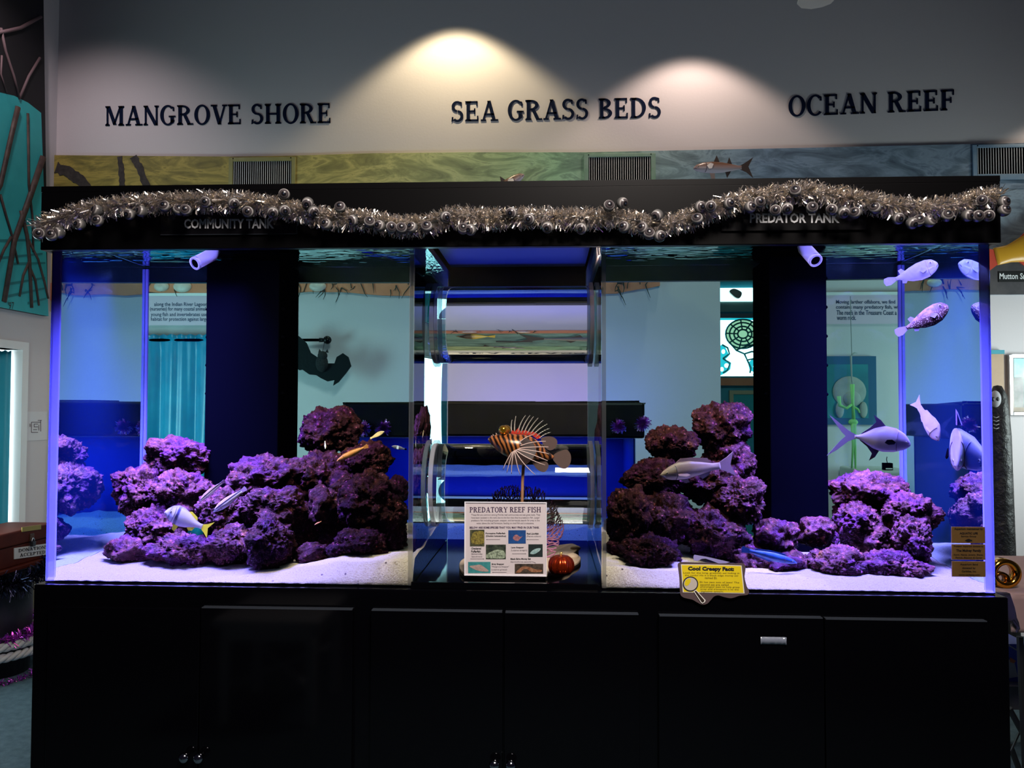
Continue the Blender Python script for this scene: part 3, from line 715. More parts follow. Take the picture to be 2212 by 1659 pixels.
fish('small_goby', 'tiny pale green fish on the face of the tall brown rock', Q(703, 970, .37), Q(702, 955, .37), [(s, a * 1.5, b * 1.5) for s, a, b in P_WR], W_WR, PGR, wf, PGR, eye=(.1, .02))
# right tank
GSN = stripes('grey_snapper_skin', [(0, (.50, .46, .42)), (.40, (.46, .41, .36)), (.50, (.28, .23, .20)), (.58, (.11, .08, .08)), (.70, (.03, .02, .025))], 'Z', nz=.05)
P_SN = [(0, -.01, -.035), (.05, .035, -.07), (.15, .095, -.115), (.3, .15, -.135), (.5, .145, -.125), (.7, .10, -.09), (.88, .055, -.055), (1, .055, -.055)]
SNF = M('snapper_fin', (.14, .09, .13), .5)
sf = {'tail_fin': ([(.97, .05), (1.12, .12), (1.24, .20), (1.17, .0), (1.24, -.20), (1.12, -.12), (.97, -.05)],), 'dorsal_fin': ([(.28, .145), (.36, .20), (.55, .19), (.80, .15), (.86, .055), (.6, .11)],), 'anal_fin': ([(.62, -.10), (.68, -.17), (.78, -.13), (.84, -.06)],), 'pelvic_fin': ([(.32, -.13), (.40, -.20), (.46, -.19), (.44, -.12)],), 'pectoral_fin': ([(.26, -.03), (.42, -.045), (.46, -.07), (.40, -.085), (.27, -.06)], None, .085)}
fish('grey_snapper', 'long grey-brown fish with a pale belly before the right pile', Q(1426, 1024, .10), Q(1556, 1006, .13), P_SN, W_GR, GSN, sf, SNF, eye=(.10, .018))
PRM = stripes('silver_permit_skin', [(0, (.42, .38, .44)), (.45, (.40, .36, .43)), (.62, (.25, .22, .30)), (.80, (.14, .11, .18))], 'Z', rough=.28)
P_PM = [(0, -.01, -.06), (.04, .07, -.10), (.12, .16, -.15), (.28, .245, -.205), (.48, .265, -.225), (.66, .205, -.185), (.82, .10, -.09), (.93, .035, -.035), (1, .035, -.035)]
W_PM = [(0, .015), (.1, .05), (.3, .085), (.6, .075), (.9, .02), (1, .012)]
PMF = M('permit_fin', (.02, .012, .035), .8, spec=.06)
PMT = M('permit_tail', (.15, .12, .24), .45)
pf = {'tail_fin': ([(.96, .03), (1.12, .10), (1.36, .27), (1.50, .36), (1.24, .06), (1.16, -.01), (1.24, -.10), (1.46, -.42), (1.30, -.30), (1.10, -.10), (.96, -.03)], PMT),
      'dorsal_fin': ([(.46, .255), (.56, .36), (.70, .45), (.64, .32), (.74, .20), (.88, .08), (.9, .04), (.7, .17)],), 'anal_fin': ([(.54, -.215), (.60, -.34), (.70, -.42), (.66, -.28), (.76, -.16), (.90, -.06), (.9, -.03), (.7, -.15)],), 'pectoral_fin': ([(.27, -.02), (.34, .025), (.43, .01), (.47, -.05), (.40, -.08), (.30, -.06)], MATTE, .085)}
fish('silver_permit', 'large silver fish with a forked tail, swimming right below the manatee picture', Q(1967, 957, .10), Q(1846, 943, .12), P_PM, W_PM, PRM, pf, PMF, eye=(.085, .019, .005))
fish('silver_permit', 'narrow silver fish seen head-on, nose down by the right end wall', Q(2068, 1002, .13), Q(2066, 932, .36), [(s, a * .8, b * .8) for s, a, b in P_PM], [(s, w_ * .85) for s, w_ in W_PM], PRM, pf, PMF, eye=(.085, .019, .005))
PUFD = None
def spots(name, c0, c1, scale, c2):
    m, t, out = nt(name); b = N(t, 'BsdfPrincipled', Roughness=.4); t.links.new(b.outputs[0], out.inputs[0])
    b.inputs['Specular IOR Level'].default_value = .04; vn = N(t, 'TexVoronoi', Scale=scale); c = coords(t); t.links.new(c, vn.inputs['Vector'])
    col = ramp(t, vn.outputs['Distance'], [(.18, c1), (.42, c0)])
    sp = N(t, 'SeparateXYZ'); t.links.new(c, sp.inputs[0]); mp = N(t, 'Math', operation='MULTIPLY_ADD'); mp.inputs[1].default_value = 1.0; mp.inputs[2].default_value = .5; t.links.new(sp.outputs['Z'], mp.inputs[0])
    mx = N(t, 'Mix', data_type='RGBA'); t.links.new(ramp(t, mp.outputs[0], [(.50, (0, 0, 0)), (.60, (1, 1, 1))]), mx.inputs[0]); t.links.new(col, mx.inputs[6])
    f = tnoise(t, c, 5, 3); t.links.new(ramp(t, f, [(.48, c2), (.60, (.03, .016, .01))]), mx.inputs[7]); t.links.new(mx.outputs[2], b.inputs['Base Color']); return m
PUFD = spots('dark_puffer_skin', (.006, .003, .003), (.10, .08, .06), 30, (.003, .0015, .003))
PUFW = M('white_puffer_skin', (.90, .90, .92), .45, noise_=(9, (.70, .72, .82)))
P_PF = [(0, .045, -.035), (.03, .095, -.08), (.10, .165, -.14), (.25, .205, -.215), (.45, .195, -.235), (.65, .145, -.19), (.82, .08, -.10), (.95, .045, -.045), (1, .045, -.045)]
W_PF = [(0, .03), (.08, .085), (.3, .15), (.55, .135), (.8, .05), (1, .015)]
PFF = M('puffer_fin', (.24, .20, .28), .6)
uf = {'tail_fin': ([(.97, .04), (1.14, .10), (1.24, .09), (1.27, 0), (1.24, -.09), (1.14, -.10), (.97, -.04)],), 'dorsal_fin': ([(.72, .09), (.80, .19), (.88, .17), (.86, .05)],), 'anal_fin': ([(.72, -.10), (.80, -.18), (.88, -.15), (.86, -.05)],), 'pectoral_fin': ([(.30, -.01), (.40, .05), (.46, -.01), (.40, -.09), (.30, -.05)], None, .15)}
fish('pufferfish', 'dark speckled pufferfish swimming up and right before the right end wall', Q(2048, 662, .20), Q(1958, 709, .22), P_PF, W_PF, PUFD, uf, PFF, eye=(.16, .035, .10))
fish('pufferfish', 'bright white pufferfish just under the water surface at the top right', Q(2026, 571, .28), Q(1934, 603, .30), P_PF, [(s, w_ * .9) for s, w_ in W_PF], PUFW, uf, PUFW, eye=(.16, .03, .09))
WSN = M('pale_snapper_skin', (.42, .34, .40), .4, noise_=(4, (.55, .46, .52)))
fish('pale_snapper', 'pale pink snapper diving head down at the right end of the tank', Q(2030, 950, .16), Q(1986, 880, .22), [(s, a * 1.5, b * 1.5) for s, a, b in P_SN], W_GR, WSN, sf, WSN, eye=(.10, .018), roll=.0)
BLU = M('blue_skin', (.006, .03, .20), .35, noise_=(6, (.012, .08, .30)))
fish('blue_chromis', 'slender blue fish right of the yellow card, close to the rocks', Q(1722, 1216, .085), Q(1618, 1190, .09), P_WR, W_WR, BLU, wf, BLU, eye=(.1, .012))

# ------------------------------------------------------------------ connecting tubes in the gap
def ctube(py0, py1, label):
    Yt = .345; a, c = A(1150, py1, Yt), A(1150, py0, Yt); R = (c.z - a.z) / 2; z = (a.z + c.z) / 2
    t = thing('connecting_tube', label, 'tube', ((LXR + RXL) / 2, Yt, z - R), 'tubes that join the two tanks')
    xa, xb = LXR + .003, RXL - .003
    MB().lathe([(R, xa), (R, xa + .0005), (R, xb - .0005), (R, xb)], 128, (0, Yt, z), 'x').build('water_tube', TUBEW, t, True, label='clear tube full of water')
    o = t.children[0]
    for p_ in o.data.polygons:
        if len(p_.vertices) > 4: p_.use_smooth = False
    sh = o.data.attributes.new('sharp_edge', 'BOOLEAN', 'EDGE'); vx = [abs(v.co.x - xa) < 1e-4 or abs(v.co.x - xb) < 1e-4 for v in o.data.vertices]
    sh.data.foreach_set('value', [vx[e_.vertices[0]] and vx[e_.vertices[1]] for e_ in o.data.edges])
    for x0, x1 in ((xa + .001, xa + .013), (xb - .012, xb - .001)):
        pr = [(R + .001, x0), (R + .010, x0), (R + .010, x1), (R + .001, x1), (R + .001, x0)]
        mb = MB().lathe(pr, 96, (0, Yt, z), 'x'); mb.f = mb.f[:-2]; mb.build('flange', FROSTR, t)
FROSTR = frost('clear_flange', (.72, .76, .85), .45)
ctube(619, 785, 'upper water-filled clear tube across the gap between the tanks')
ctube(959, 1131, 'lower water-filled clear tube across the gap, behind the lionfish model')

# ------------------------------------------------------------------ things standing in the gap
ZSH = ZB + .006
# scalloped cream board
CREAM = M('cream_board', (.66, .52, .36), .5, noise_=(6, (.74, .60, .45)))
def smooth_loop(pts, n=8):
    out = []; m = len(pts)
    for i in range(m):
        p0, p1, p2, p3 = (Vector(pts[(i + k - 1) % m]) for k in range(4))
        for k in range(n):
            t = k / n; out.append(.5 * ((2 * p1) + (p2 - p0) * t + (2 * p0 - 5 * p1 + 4 * p2 - p3) * t * t + (3 * p1 - p0 - 3 * p2 + p3) * t ** 3))
    return out
def shelfpt(px, py, z):  # where a ray meets the height z
    d = ray(px, py); return CAM + d * ((z - CAM.z) / d.z)
zb = ZSH + .014
o_ = [(992, 1222), (1000, 1236), (1030, 1243), (1090, 1245), (1150, 1245), (1190, 1239), (1225, 1230), (1236, 1222), (1250, 1214), (1254, 1204), (1240, 1196), (1250, 1186), (1238, 1176), (1200, 1180), (1150, 1190), (1080, 1196), (1020, 1203), (998, 1210)]
lp = smooth_loop([shelfpt(x, y - 2, zb) for x, y in o_], 6)
bd = thing('display_board', 'cream wavy-edged board lying on the black shelf between the tanks', 'board', (lp[0].x, lp[0].y, ZSH))
MB().prism([(q.x, q.y, zb - .0095) for q in lp], (0, 0, .0095)).build('board_top', CREAM, bd, bevel=.003)
MB().prism([(q.x, q.y, ZSH) for q in [v_ * 1.0 for v_ in lp]], (0, 0, .0043)).build('board_base', M('dark_board_edge', (.01, .008, .008), .5), bd)
for k, (px, py, r) in enumerate(((1243, 1186, .016), (1236, 1205, .020))):
    q = shelfpt(px, py, zb); MB().ball((q.x, q.y + .004, zb + .002), (r, r * .8, r * .55), 18, 10).build('scallop', CREAM, bd, True)

# acrylic sign holder with its card
YSG = .045
def spx(px, py): return A(px, py, YSG)
sg = thing('sign_holder', 'clear sign holder with the PREDATORY REEF FISH card, on the cream board', 'sign', (spx(1092, 1224).x, YSG, zb + .001))
a, c = spx(1003, 1224), spx(1181, 1085)
dz = zb + .0015 - a.z
def S(px, py): q = spx(px, py); q.z += dz * (1 - (q.z - a.z) / (c.z - a.z)); return q
card = M('sign_card', (.62, .56, .58), .6)
bl, tr2 = S(1003, 1224), S(1181, 1085)
MB().box((bl.x + .002, YSG, bl.z + .003), (tr2.x - .002, YSG + .001, tr2.z - .002)).build('card', card, sg)
rim = M('sign_rim', (.80, .80, .86), .2)
MB().box((bl.x, YSG - .002, bl.z), (tr2.x, YSG + .003, bl.z + .003)).box((bl.x, YSG - .002, tr2.z - .0025), (tr2.x, YSG + .003, tr2.z)).box((bl.x, YSG - .002, bl.z + .003), (bl.x + .0028, YSG + .003, tr2.z - .0025)).box((tr2.x - .0022, YSG - .002, bl.z + .003), (tr2.x, YSG + .003, tr2.z - .0025)).build('holder_frame', rim, sg)
MB().box((bl.x, YSG - .001, zb + .0005), (tr2.x, YSG + .055, zb + .0025)).build('holder_foot', ACRYL, sg)
PURP = M('purple_ink', (.04, .015, .06), .6); BLK = M('black_ink', (.012, .012, .015), .6); GREY = M('grey_ink', (.12, .10, .12), .6)
zpx = lambda X, Y_: (990 + X * 280 / 2212, 1070 + Y_ * 190 / 1501)
def sbox(x0, y0, x1, y1): (a0, b0), (a1, b1) = zpx(x0, y0), zpx(x1, y1); return S(a0, b1), S(a1, b1), S(a0, b0)
serif('PREDATORY REEF FISH', *sbox(195, 190, 1412, 268), PURP, sg, .0006, 'heading', .05, one=True)
for k, ln in enumerate(['These fish are common among Florida reef communities and sea grass beds. They', 'have been isolated in this tank due to the fact that they\'re predatory fish. Larger', 'predatory fish including grouper, snapper, and barracuda search for prey in the', 'water above the reef formation, feeding on small fish and crustaceans.']):
    x0, x1 = ((222, 1400), (222, 1388), (222, 1388), (312, 1290))[k]; text(ln, *sbox(x0, 292 + k * 42, x1, 326 + k * 42), GREY, sg, .0006, name='text_line')
text('BELOW ARE SOME SPECIES THAT YOU MAY FIND IN OUR TANK', *sbox(195, 482, 1382, 512), PURP, sg, .0006, .03, name='text_line')
for ln, bx, bo in (('Porcupine Pufferfish', (468, 572, 802, 602), .03), ('(Diodon holocanthus)', (472, 612, 815, 642), .03), ('Red Lionfish', (1170, 576, 1372, 602), .03), ('(Pterois volitans)', (1168, 616, 1412, 646), 0),
                   ('Checkered', (222, 796, 390, 826), .03), ('Pufferfish', (222, 840, 380, 872), .03), ('(Sphoeroides', (222, 880, 410, 912), 0), ('testudineus)', (222, 920, 408, 950), 0),
                   ('Lane Snapper', (902, 784, 1120, 814), .03), ('(Lutjanus synagris)', (900, 826, 1175, 856), 0), ('Black Edge Moray Eel', (892, 956, 1235, 988), .03), ('(Gymnothorax saxicola)', (890, 1000, 1245, 1030), 0),
                   ('Grey Snapper', (568, 1034, 782, 1064), .03), ('"Mangrove Snapper"', (566, 1072, 870, 1102), 0), ('(Lutjanus griseus)', (566, 1116, 832, 1146), 0)):
    text(ln, *sbox(*bx), BLK if bo else GREY, sg, .0006, bo, name='species_name')
def arrow(x0, y0, x1, y1):
    p_, q = S(*zpx(x0, y0)), S(*zpx(x1, y1)); d = (q - p_).normalized(); n = Vector((-d.z, 0, d.x)); o = Vector((0, -.0007, 0))
    MB().prism([p_ + o - n * .00025, q + o - n * .00025, q + o + n * .00025, p_ + o + n * .00025], (0, .0006, 0)).prism([q + o, q + o - d * .0022 - n * .0011, q + o - d * .0022 + n * .0011], (0, .0006, 0)).build('arrow', GREY, sg)
for ar in ((712, 676, 476, 676), (1372, 678, 1166, 678), (205, 968, 440, 968), (920, 890, 1158, 890), (822, 1170, 580, 1170), (1255, 1008, 1320, 1030)): arrow(*ar)
def photo(x0, y0, x1, y1, cbg, cbg2, cf, pts, label):
    b, r_, t_ = sbox(x0, y0, x1, y1); o = Vector((0, -.0006, 0)); q = r_ + (t_ - b)
    f = MB().prism([b + o, r_ + o, q + o, t_ + o], (0, .0005, 0)).build('photo', M('photo_back', cbg, .5, noise_=(120, cbg2)), sg, label=label)
    P_ = [b + (r_ - b) * u + (t_ - b) * v_ + o * 1.5 for u, v_ in pts]
    P_ = smooth_loop(P_, 4); MB().prism(P_, (0, .0005, 0)).build('pictured_fish', M('photo_fish', cf[0], .5, noise_=(260, cf[1])), f)
FISHO = [(.08, .45), (.25, .7), (.55, .8), (.78, .58), (.95, .7), (.92, .35), (.75, .42), (.5, .25), (.25, .28)]
LONGF = [(.02, .35), (.2, .52), (.45, .72), (.75, .66), (.9, .45), (.98, .4), (.85, .28), (.5, .26), (.2, .25)]
photo(200, 530, 446, 778, (.015, .02, .01), (.10, .10, .05), ((.30, .25, .05), (.06, .04, .01)), [(.06, .4), (.2, .8), (.6, .92), (.95, .85), (.96, .2), (.6, .12), (.2, .15)], 'small photo of a yellow spotted pufferfish')
photo(472, 754, 812, 972, (.012, .018, .015), (.06, .08, .05), ((.45, .55, .40), (.03, .05, .03)), [(.02, .3), (.25, .5), (.5, .64), (.85, .6), (.97, .35), (.9, .06), (.4, .05), (.05, .08)], 'small photo of a speckled pufferfish')
photo(854, 538, 1152, 738, (.01, .05, .20), (.01, .08, .28), ((.45, .20, .22), (.20, .08, .10)), [(.26, .4), (.36, .62), (.5, .66), (.68, .5), (.82, .56), (.66, .34), (.55, .2), (.38, .24)], 'small photo of a red lionfish')
photo(1196, 750, 1440, 938, (.008, .015, .015), (.015, .03, .03), ((.20, .36, .36), (.45, .6, .6)), [(.12, .26), (.28, .5), (.55, .66), (.85, .68), (.8, .5), (.62, .34), (.4, .22)], 'small photo of a pale green snapper')
photo(168, 1014, 550, 1182, (.03, .20, .22), (.05, .28, .28), ((.45, .33, .30), (.30, .22, .20)), [(.06, .62), (.3, .70), (.55, .74), (.78, .45), (.92, .18), (.7, .14), (.45, .22), (.2, .42)], 'small photo of a grey snapper')
photo(964, 1044, 1450, 1190, (.015, .012, .01), (.10, .07, .05), ((.20, .07, .03), (.35, .18, .10)), [(.04, .12), (.2, .6), (.35, .74), (.5, .68), (.75, .42), (.94, .4), (.92, .18), (.6, .16), (.45, .42), (.32, .45), (.2, .14)], 'small photo of a brown moray eel')

# pumpkin
PUMP = M('metallic_red_pumpkin', (.50, .045, .008), .22, .85, noise_=(60, (.38, .03, .006)))
pp = A(1212, 1212, .075); R = (A(1240, 1190, .075).x - A(1184, 1190, .075).x) / 2
pk = thing('pumpkin_ornament', 'shiny red metallic pumpkin standing right of the card on the cream board', 'pumpkin', (pp.x, .075, zb))
pr = [(.001, .10), (.35, .03), (.70, .10), (.92, .32), (1.0, .62), (.97, .95), (.84, 1.22), (.60, 1.42), (.30, 1.50), (.10, 1.46), (.001, 1.42)]
MB().lathe([(r * R, h * R) for r, h in pr], 96, (pp.x, .075, zb), lobes=11, amp=.10).build('body', PUMP, pk, True)
MB().tube([(pp.x, .075, zb + 1.42 * R), (pp.x - .001, .075, zb + 1.58 * R), (pp.x + .002, .074, zb + 1.72 * R)], [.0045, .003, .0035], 10).build('stem', M('gold_stem', (.55, .38, .12), .35, .6), pk, True)

# sea fan behind the card
FANM = M('purple_sea_fan', (.34, .13, .24), .7, noise_=(20, (.44, .20, .32)))
random.seed(14); fn = MB(); occ = set(); Yf = .30
rt0 = A(1118, 1190, Yf); rt0.z = ZSH + .002
q_ = A(1122, 1100, Yf); todo = [(rt0, an, .0044) for an in (-1.3, -1.0, -.7, -.4, -.1, .2, .5, .8, 1.1, 1.35)]; occ = {}
for step in range(60):
    nxt = []
    random.shuffle(todo)
    for p_, an, r in todo:
        for k in range(2 if step < 3 or random.random() < .72 else 1):
            a2 = an * .97 + random.uniform(-.5, .5); ln = .0085 if step > 1 else .012
            e = p_ + Vector((sin(a2) * ln, random.uniform(-.0015, .0015), cos(a2) * ln))
            ck = (round(e.x / .0036), round(e.z / .0036))
            rr = ((e.x - q_.x) / .128) ** 2 + ((e.z - (ZSH + .105)) / .122) ** 2
            if ck in occ or rr > 1 + .12 * noise.noise(e * 20) or e.z < ZSH + .004: continue
            occ[ck] = 1; fn.tube([p_, e], [r, r * .93], 4, False); nxt.append((e, a2, max(r * .93, .0012)))
    todo = nxt
o = fn.build('sea_fan', FANM); tag(o, 'dull purple lacy sea fan standing behind the card', 'sea fan')

# lionfish model on its stick
YL = .11
fl = lambda X, Y_: A(1020 + X * 240 / 1810, 880 + Y_ * 220 / 1659, YL)   # from the enlarged view
q0 = fl(255, 520)
lf = thing('lionfish_model', 'orange and black striped lionfish model on a wooden stick', 'fish model', (fl(800, 900).x, YL, zb))
def lion_mat():
    m, t, out = nt('lionfish_stripes'); b = N(t, 'BsdfPrincipled', Roughness=.3); t.links.new(b.outputs[0], out.inputs[0])
    wv = N(t, 'TexWave', wave_type='BANDS', Scale=26, Distortion=5.0, Detail=1.5); wv.inputs['Detail Scale'].default_value = 1.2
    mp = N(t, 'Mapping'); mp.inputs['Rotation'].default_value = (0, .35, 0); t.links.new(coords(t), mp.inputs[0]); t.links.new(mp.outputs[0], wv.inputs['Vector'])
    t.links.new(ramp(t, wv.outputs['Fac'], [(.30, (.012, .005, .004)), (.46, (.10, .03, .01)), (.58, (.30, .09, .02)), (.85, (.42, .15, .04))]), b.inputs['Base Color'])
    b.inputs['Metallic'].default_value = .25; return m
LION = lion_mat()
top = [(255, 505), (320, 455), (410, 440), (520, 420), (640, 425), (760, 440), (900, 445), (1020, 500), (1130, 600), (1250, 740), (1340, 790)]
bot = [(255, 535), (310, 600), (400, 700), (520, 785), (640, 840), (760, 850), (900, 850), (1020, 855), (1130, 855), (1250, 860), (1340, 830)]
hw = [.006, .018, .026, .032, .035, .034, .031, .026, .018, .010, .006]
v = []; f = []; kk = 24
for (tx, ty), (bx, by), w_ in zip(top, bot, hw):
    t_, b_ = fl(tx, ty), fl(bx, by); c_ = (t_ + b_) / 2; u_ = (t_ - b_) / 2
    for k in range(kk): q = 2 * pi * k / kk; v.append(c_ + u_ * sin(q) + Vector((0, w_ * cos(q), 0)))
for i in range(len(top) - 1):
    for k in range(kk): f.append((i * kk + k, i * kk + (k + 1) % kk, (i + 1) * kk + (k + 1) % kk, (i + 1) * kk + k))
f.append(tuple(range(kk - 1, -1, -1))); f.append(tuple((len(top) - 1) * kk + k for k in range(kk)))
o = MB().add(v, f).build('body', LION, lf, True); sb = o.modifiers.new('smooth', 'SUBSURF'); sb.levels = 1; sb.render_levels = 2
GOLD = M('gold_lionfish_eye', (.75, .38, .03), .12, .9)
e = fl(512, 365); MB().ball((e.x, YL - .012, e.z), (.0125, .014, .0125), 24, 16).build('eye', GOLD, lf, True); MB().ball((e.x + .006, YL + .018, e.z), (.0125, .014, .0125), 24, 16).build('eye', GOLD, lf, True)
QUILL = M('striped_quill', (.75, .68, .60), .4)
def quill_mat():
    m, t, out = nt('banded_quill'); b = N(t, 'BsdfPrincipled', Roughness=.4); t.links.new(b.outputs[0], out.inputs[0])
    wv = N(t, 'TexWave', wave_type='BANDS', bands_direction='Z', Scale=95); t.links.new(coords(t), wv.inputs['Vector'])
    t.links.new(ramp(t, wv.outputs['Fac'], [(.42, (.02, .012, .01)), (.55, (.75, .70, .60))]), b.inputs['Base Color']); return m
BQ = quill_mat(); REDF = M('red_fin_skin', (.45, .03, .015), .4)
for (bx, by), (mx, my), (tx, ty) in (((640, 400), (628, 280), (650, 200)), ((690, 400), (685, 270), (712, 140)), ((740, 420), (780, 240), (870, 130)), ((790, 425), (850, 240), (942, 130)), ((840, 430), (900, 270), (1000, 150)),
                                     ((890, 435), (965, 290), (1075, 172)), ((945, 440), (1030, 310), (1155, 212)), ((990, 450), (1090, 340), (1222, 272)), ((1040, 480), (1120, 390), (1265, 340)), ((1090, 510), (1150, 440), (1285, 402))):
    b_, m_, t_ = fl(bx, by), fl(mx, my), fl(tx, ty); pth = [b_ * (1 - s) ** 2 + m_ * 2 * s * (1 - s) + t_ * s * s for s in [i / 8 for i in range(9)]]
    MB().tube(pth, [.0019 - .0011 * i / 8 for i in range(9)], 7).build('dorsal_quill', BQ, lf, True)
P_ = [fl(x, y) for x, y in ((630, 425), (640, 370), (700, 390), (750, 335), (790, 395), (860, 370), (930, 400), (1000, 400), (1060, 430), (1130, 480), (1060, 520), (980, 455), (800, 440))]
MB().prism([q + Vector((0, -.0012, 0)) for q in P_], (0, .0024, 0)).build('dorsal_fin', REDF, lf)
PQ = M('pectoral_ray', (.60, .45, .40), .4)
root = fl(690, 665); DKF = M('dark_fin_web', (.025, .012, .010), .5)
tips = [((830, 470), (1000, 440)), ((920, 540), (1200, 545)), ((960, 625), (1240, 635)), ((1000, 680), (1250, 745)), ((950, 730), (1230, 855)), ((880, 820), (1190, 920)), ((800, 880), (1030, 1075)), ((720, 860), (785, 1075)), ((650, 880), (650, 1065)), ((610, 880), (575, 1045)), ((560, 860), (512, 1000))]
prev = None; web = MB()
for i, ((mx, my), (tx, ty)) in enumerate(tips):
    o1 = Vector((0, -.030 - .018 * min(i, 10 - i) / 5, 0)); m_, t_ = fl(mx, my) + o1, fl(tx, ty) + o1 * .9; b_ = root + Vector((0, -.030, 0))
    pth = [b_ * (1 - s) ** 2 + m_ * 2 * s * (1 - s) + t_ * s * s for s in [k / 8 for k in range(9)]]
    MB().tube(pth, [.0016 - .0007 * k / 8 for k in range(9)], 7).build('pectoral_ray', PQ, lf, True)
    if prev: 
        for k in range(5): web.prism([prev[k], prev[k + 1], pth[k + 1], pth[k]] if k else [prev[0], prev[1], pth[1]], (0, .0012, 0))
    prev = pth
web.build('pectoral_web', DKF, lf)
FINW = frost('smoky_fin', (.24, .17, .15), .86)
def pad(pts, nm, off=0): MB().prism([q + Vector((0, -.001 + off, 0)) for q in smooth_loop([fl(x, y) for x, y in pts], 4)], (0, .002, 0)).build(nm, FINW, lf)
pad([(1120, 520), (1180, 480), (1290, 475), (1370, 520), (1385, 590), (1340, 670), (1260, 700), (1190, 650)], 'soft_dorsal_fin')
pad([(1310, 830), (1340, 760), (1440, 710), (1540, 690), (1600, 760), (1610, 860), (1570, 960), (1480, 1000), (1380, 930)], 'tail_fin')
pad([(960, 850), (1080, 860), (1200, 880), (1245, 950), (1200, 1040), (1130, 1050), (1040, 990)], 'anal_fin')
MB().tube([fl(838, 900), fl(820, 1200), Vector((fl(790, 1600).x, YL, zb + .001))], [.0045, .0042, .0042], 10).build('stick', M('wooden_stick', (.38, .20, .10), .6), lf, True)
for x, y in ((310, 455), (335, 435), (385, 415)):
    b_ = fl(x + 14, y + 25); t_ = fl(x, y); MB().tube([b_, t_], [.0014, .0005], 6).build('whisker', PQ, lf)

# ------------------------------------------------------------------ fact card taped on the right tank
YFC = -.034
fz = lambda X, Y_: A(1460 + X * 260 / 1961, 1190 + Y_ * 220 / 1659, YFC)
fc = thing('fact_card', 'yellow Cool Creepy Fact card on brown paper, taped to the right tank', 'card', fz(580, 690))
brown = [(30, 230), (60, 190), (120, 180), (500, 195), (900, 205), (1100, 205), (1135, 280), (1120, 420), (1150, 560), (1190, 650), (1170, 712), (1040, 730), (950, 760), (880, 770), (780, 750), (690, 725), (620, 745), (570, 800), (510, 860), (430, 876), (350, 840), (270, 795), (180, 775), (110, 750), (70, 690), (60, 500), (50, 380)]
MB().prism(smooth_loop([fz(x, y) for x, y in brown], 5), (0, .0012, 0)).build('backing_paper', M('brown_paper', (.085, .055, .06), .6), fc)
qd = lambda pts, d, nm, mat: MB().prism([fz(x, y) + Vector((0, d, 0)) for x, y in pts], (0, .0006, 0)).build(nm, mat, fc)
qd([(80, 218), (560, 222), (1070, 238), (1118, 692), (700, 686), (112, 675)], -.0008, 'card_border', M('card_white', (.75, .72, .65), .6))
qd([(94, 230), (560, 232), (1056, 248), (1102, 680), (700, 675), (126, 664)], -.0012, 'yellow_sheet', M('yellow_sheet', (.72, .56, .01), .5, noise_=(9, (.78, .60, .01))))
ft = lambda body, x0, y0, x1, y1, bo, dy=0: text(body, fz(x0, y1) + Vector((0, -.0016, 0)), fz(x1, y1 + dy) + Vector((0, -.0016, 0)), fz(x0, y0) + Vector((0, -.0016, 0)), BLK if bo else DKY, fc, .0005, bo, name='text_line' if not bo else 'heading')
DKY = M('brown_ink', (.12, .09, .01), .6)
ft('Cool Creepy Fact:', 195, 250, 945, 330, .05, 10)
for body, x0, y0, x1 in (('Look for the long, greenish eel hiding in', 120, 338, 1030), ('the rocks! He is a black edge moray eel', 145, 378, 1010), ('named Eli.', 470, 418, 672), ('Eli has two sets of jaws! The', 388, 490, 1030), ('second set are called', 395, 528, 855),
                         ('pharyngeal jaws to help grasp', 398, 566, 1035), ('prey and transport it to the', 402, 604, 1022), ('digestive system.', 406, 642, 775)):
    ft(body, x0, y0, x1, y0 + 32, 0, 8 if x1 - x0 > 500 else 4)
def disc(cx, cyy, rx, ry, d, nm, mat): MB().prism([fz(cx + rx * cos(2 * pi * i / 40), cyy + ry * sin(2 * pi * i / 40)) + Vector((0, d, 0)) for i in range(40)], (0, .0006, 0)).build(nm, mat, fc)
disc(236, 536, 126, 122, -.0020, 'lens_ring', BLK); disc(236, 536, 108, 104, -.0024, 'lens', M('lens_grey', (.52, .47, .42), .5))
qd([(135, 540), (150, 480), (200, 444), (240, 450), (236, 500), (205, 550), (165, 570)], -.0028, 'lens_gleam', M('lens_yellow', (.72, .56, .01), .5))
qd([(285, 655), (325, 632), (482, 800), (470, 832), (430, 855), (408, 840)], -.0020, 'handle_outline', M('card_white2', (.80, .78, .75), .6)); qd([(302, 655), (326, 645), (462, 800), (455, 825), (430, 838), (416, 828)], -.0024, 'handle', M('handle_brown', (.03, .018, .012), .5))
qd([(285, 90), (300, 62), (500, 95), (880, 182), (820, 200), (700, 205), (560, 150), (480, 125), (420, 130), (350, 165), (290, 158)], -.0004, 'tape', M('matte_tape', (.30, .28, .60), .35))

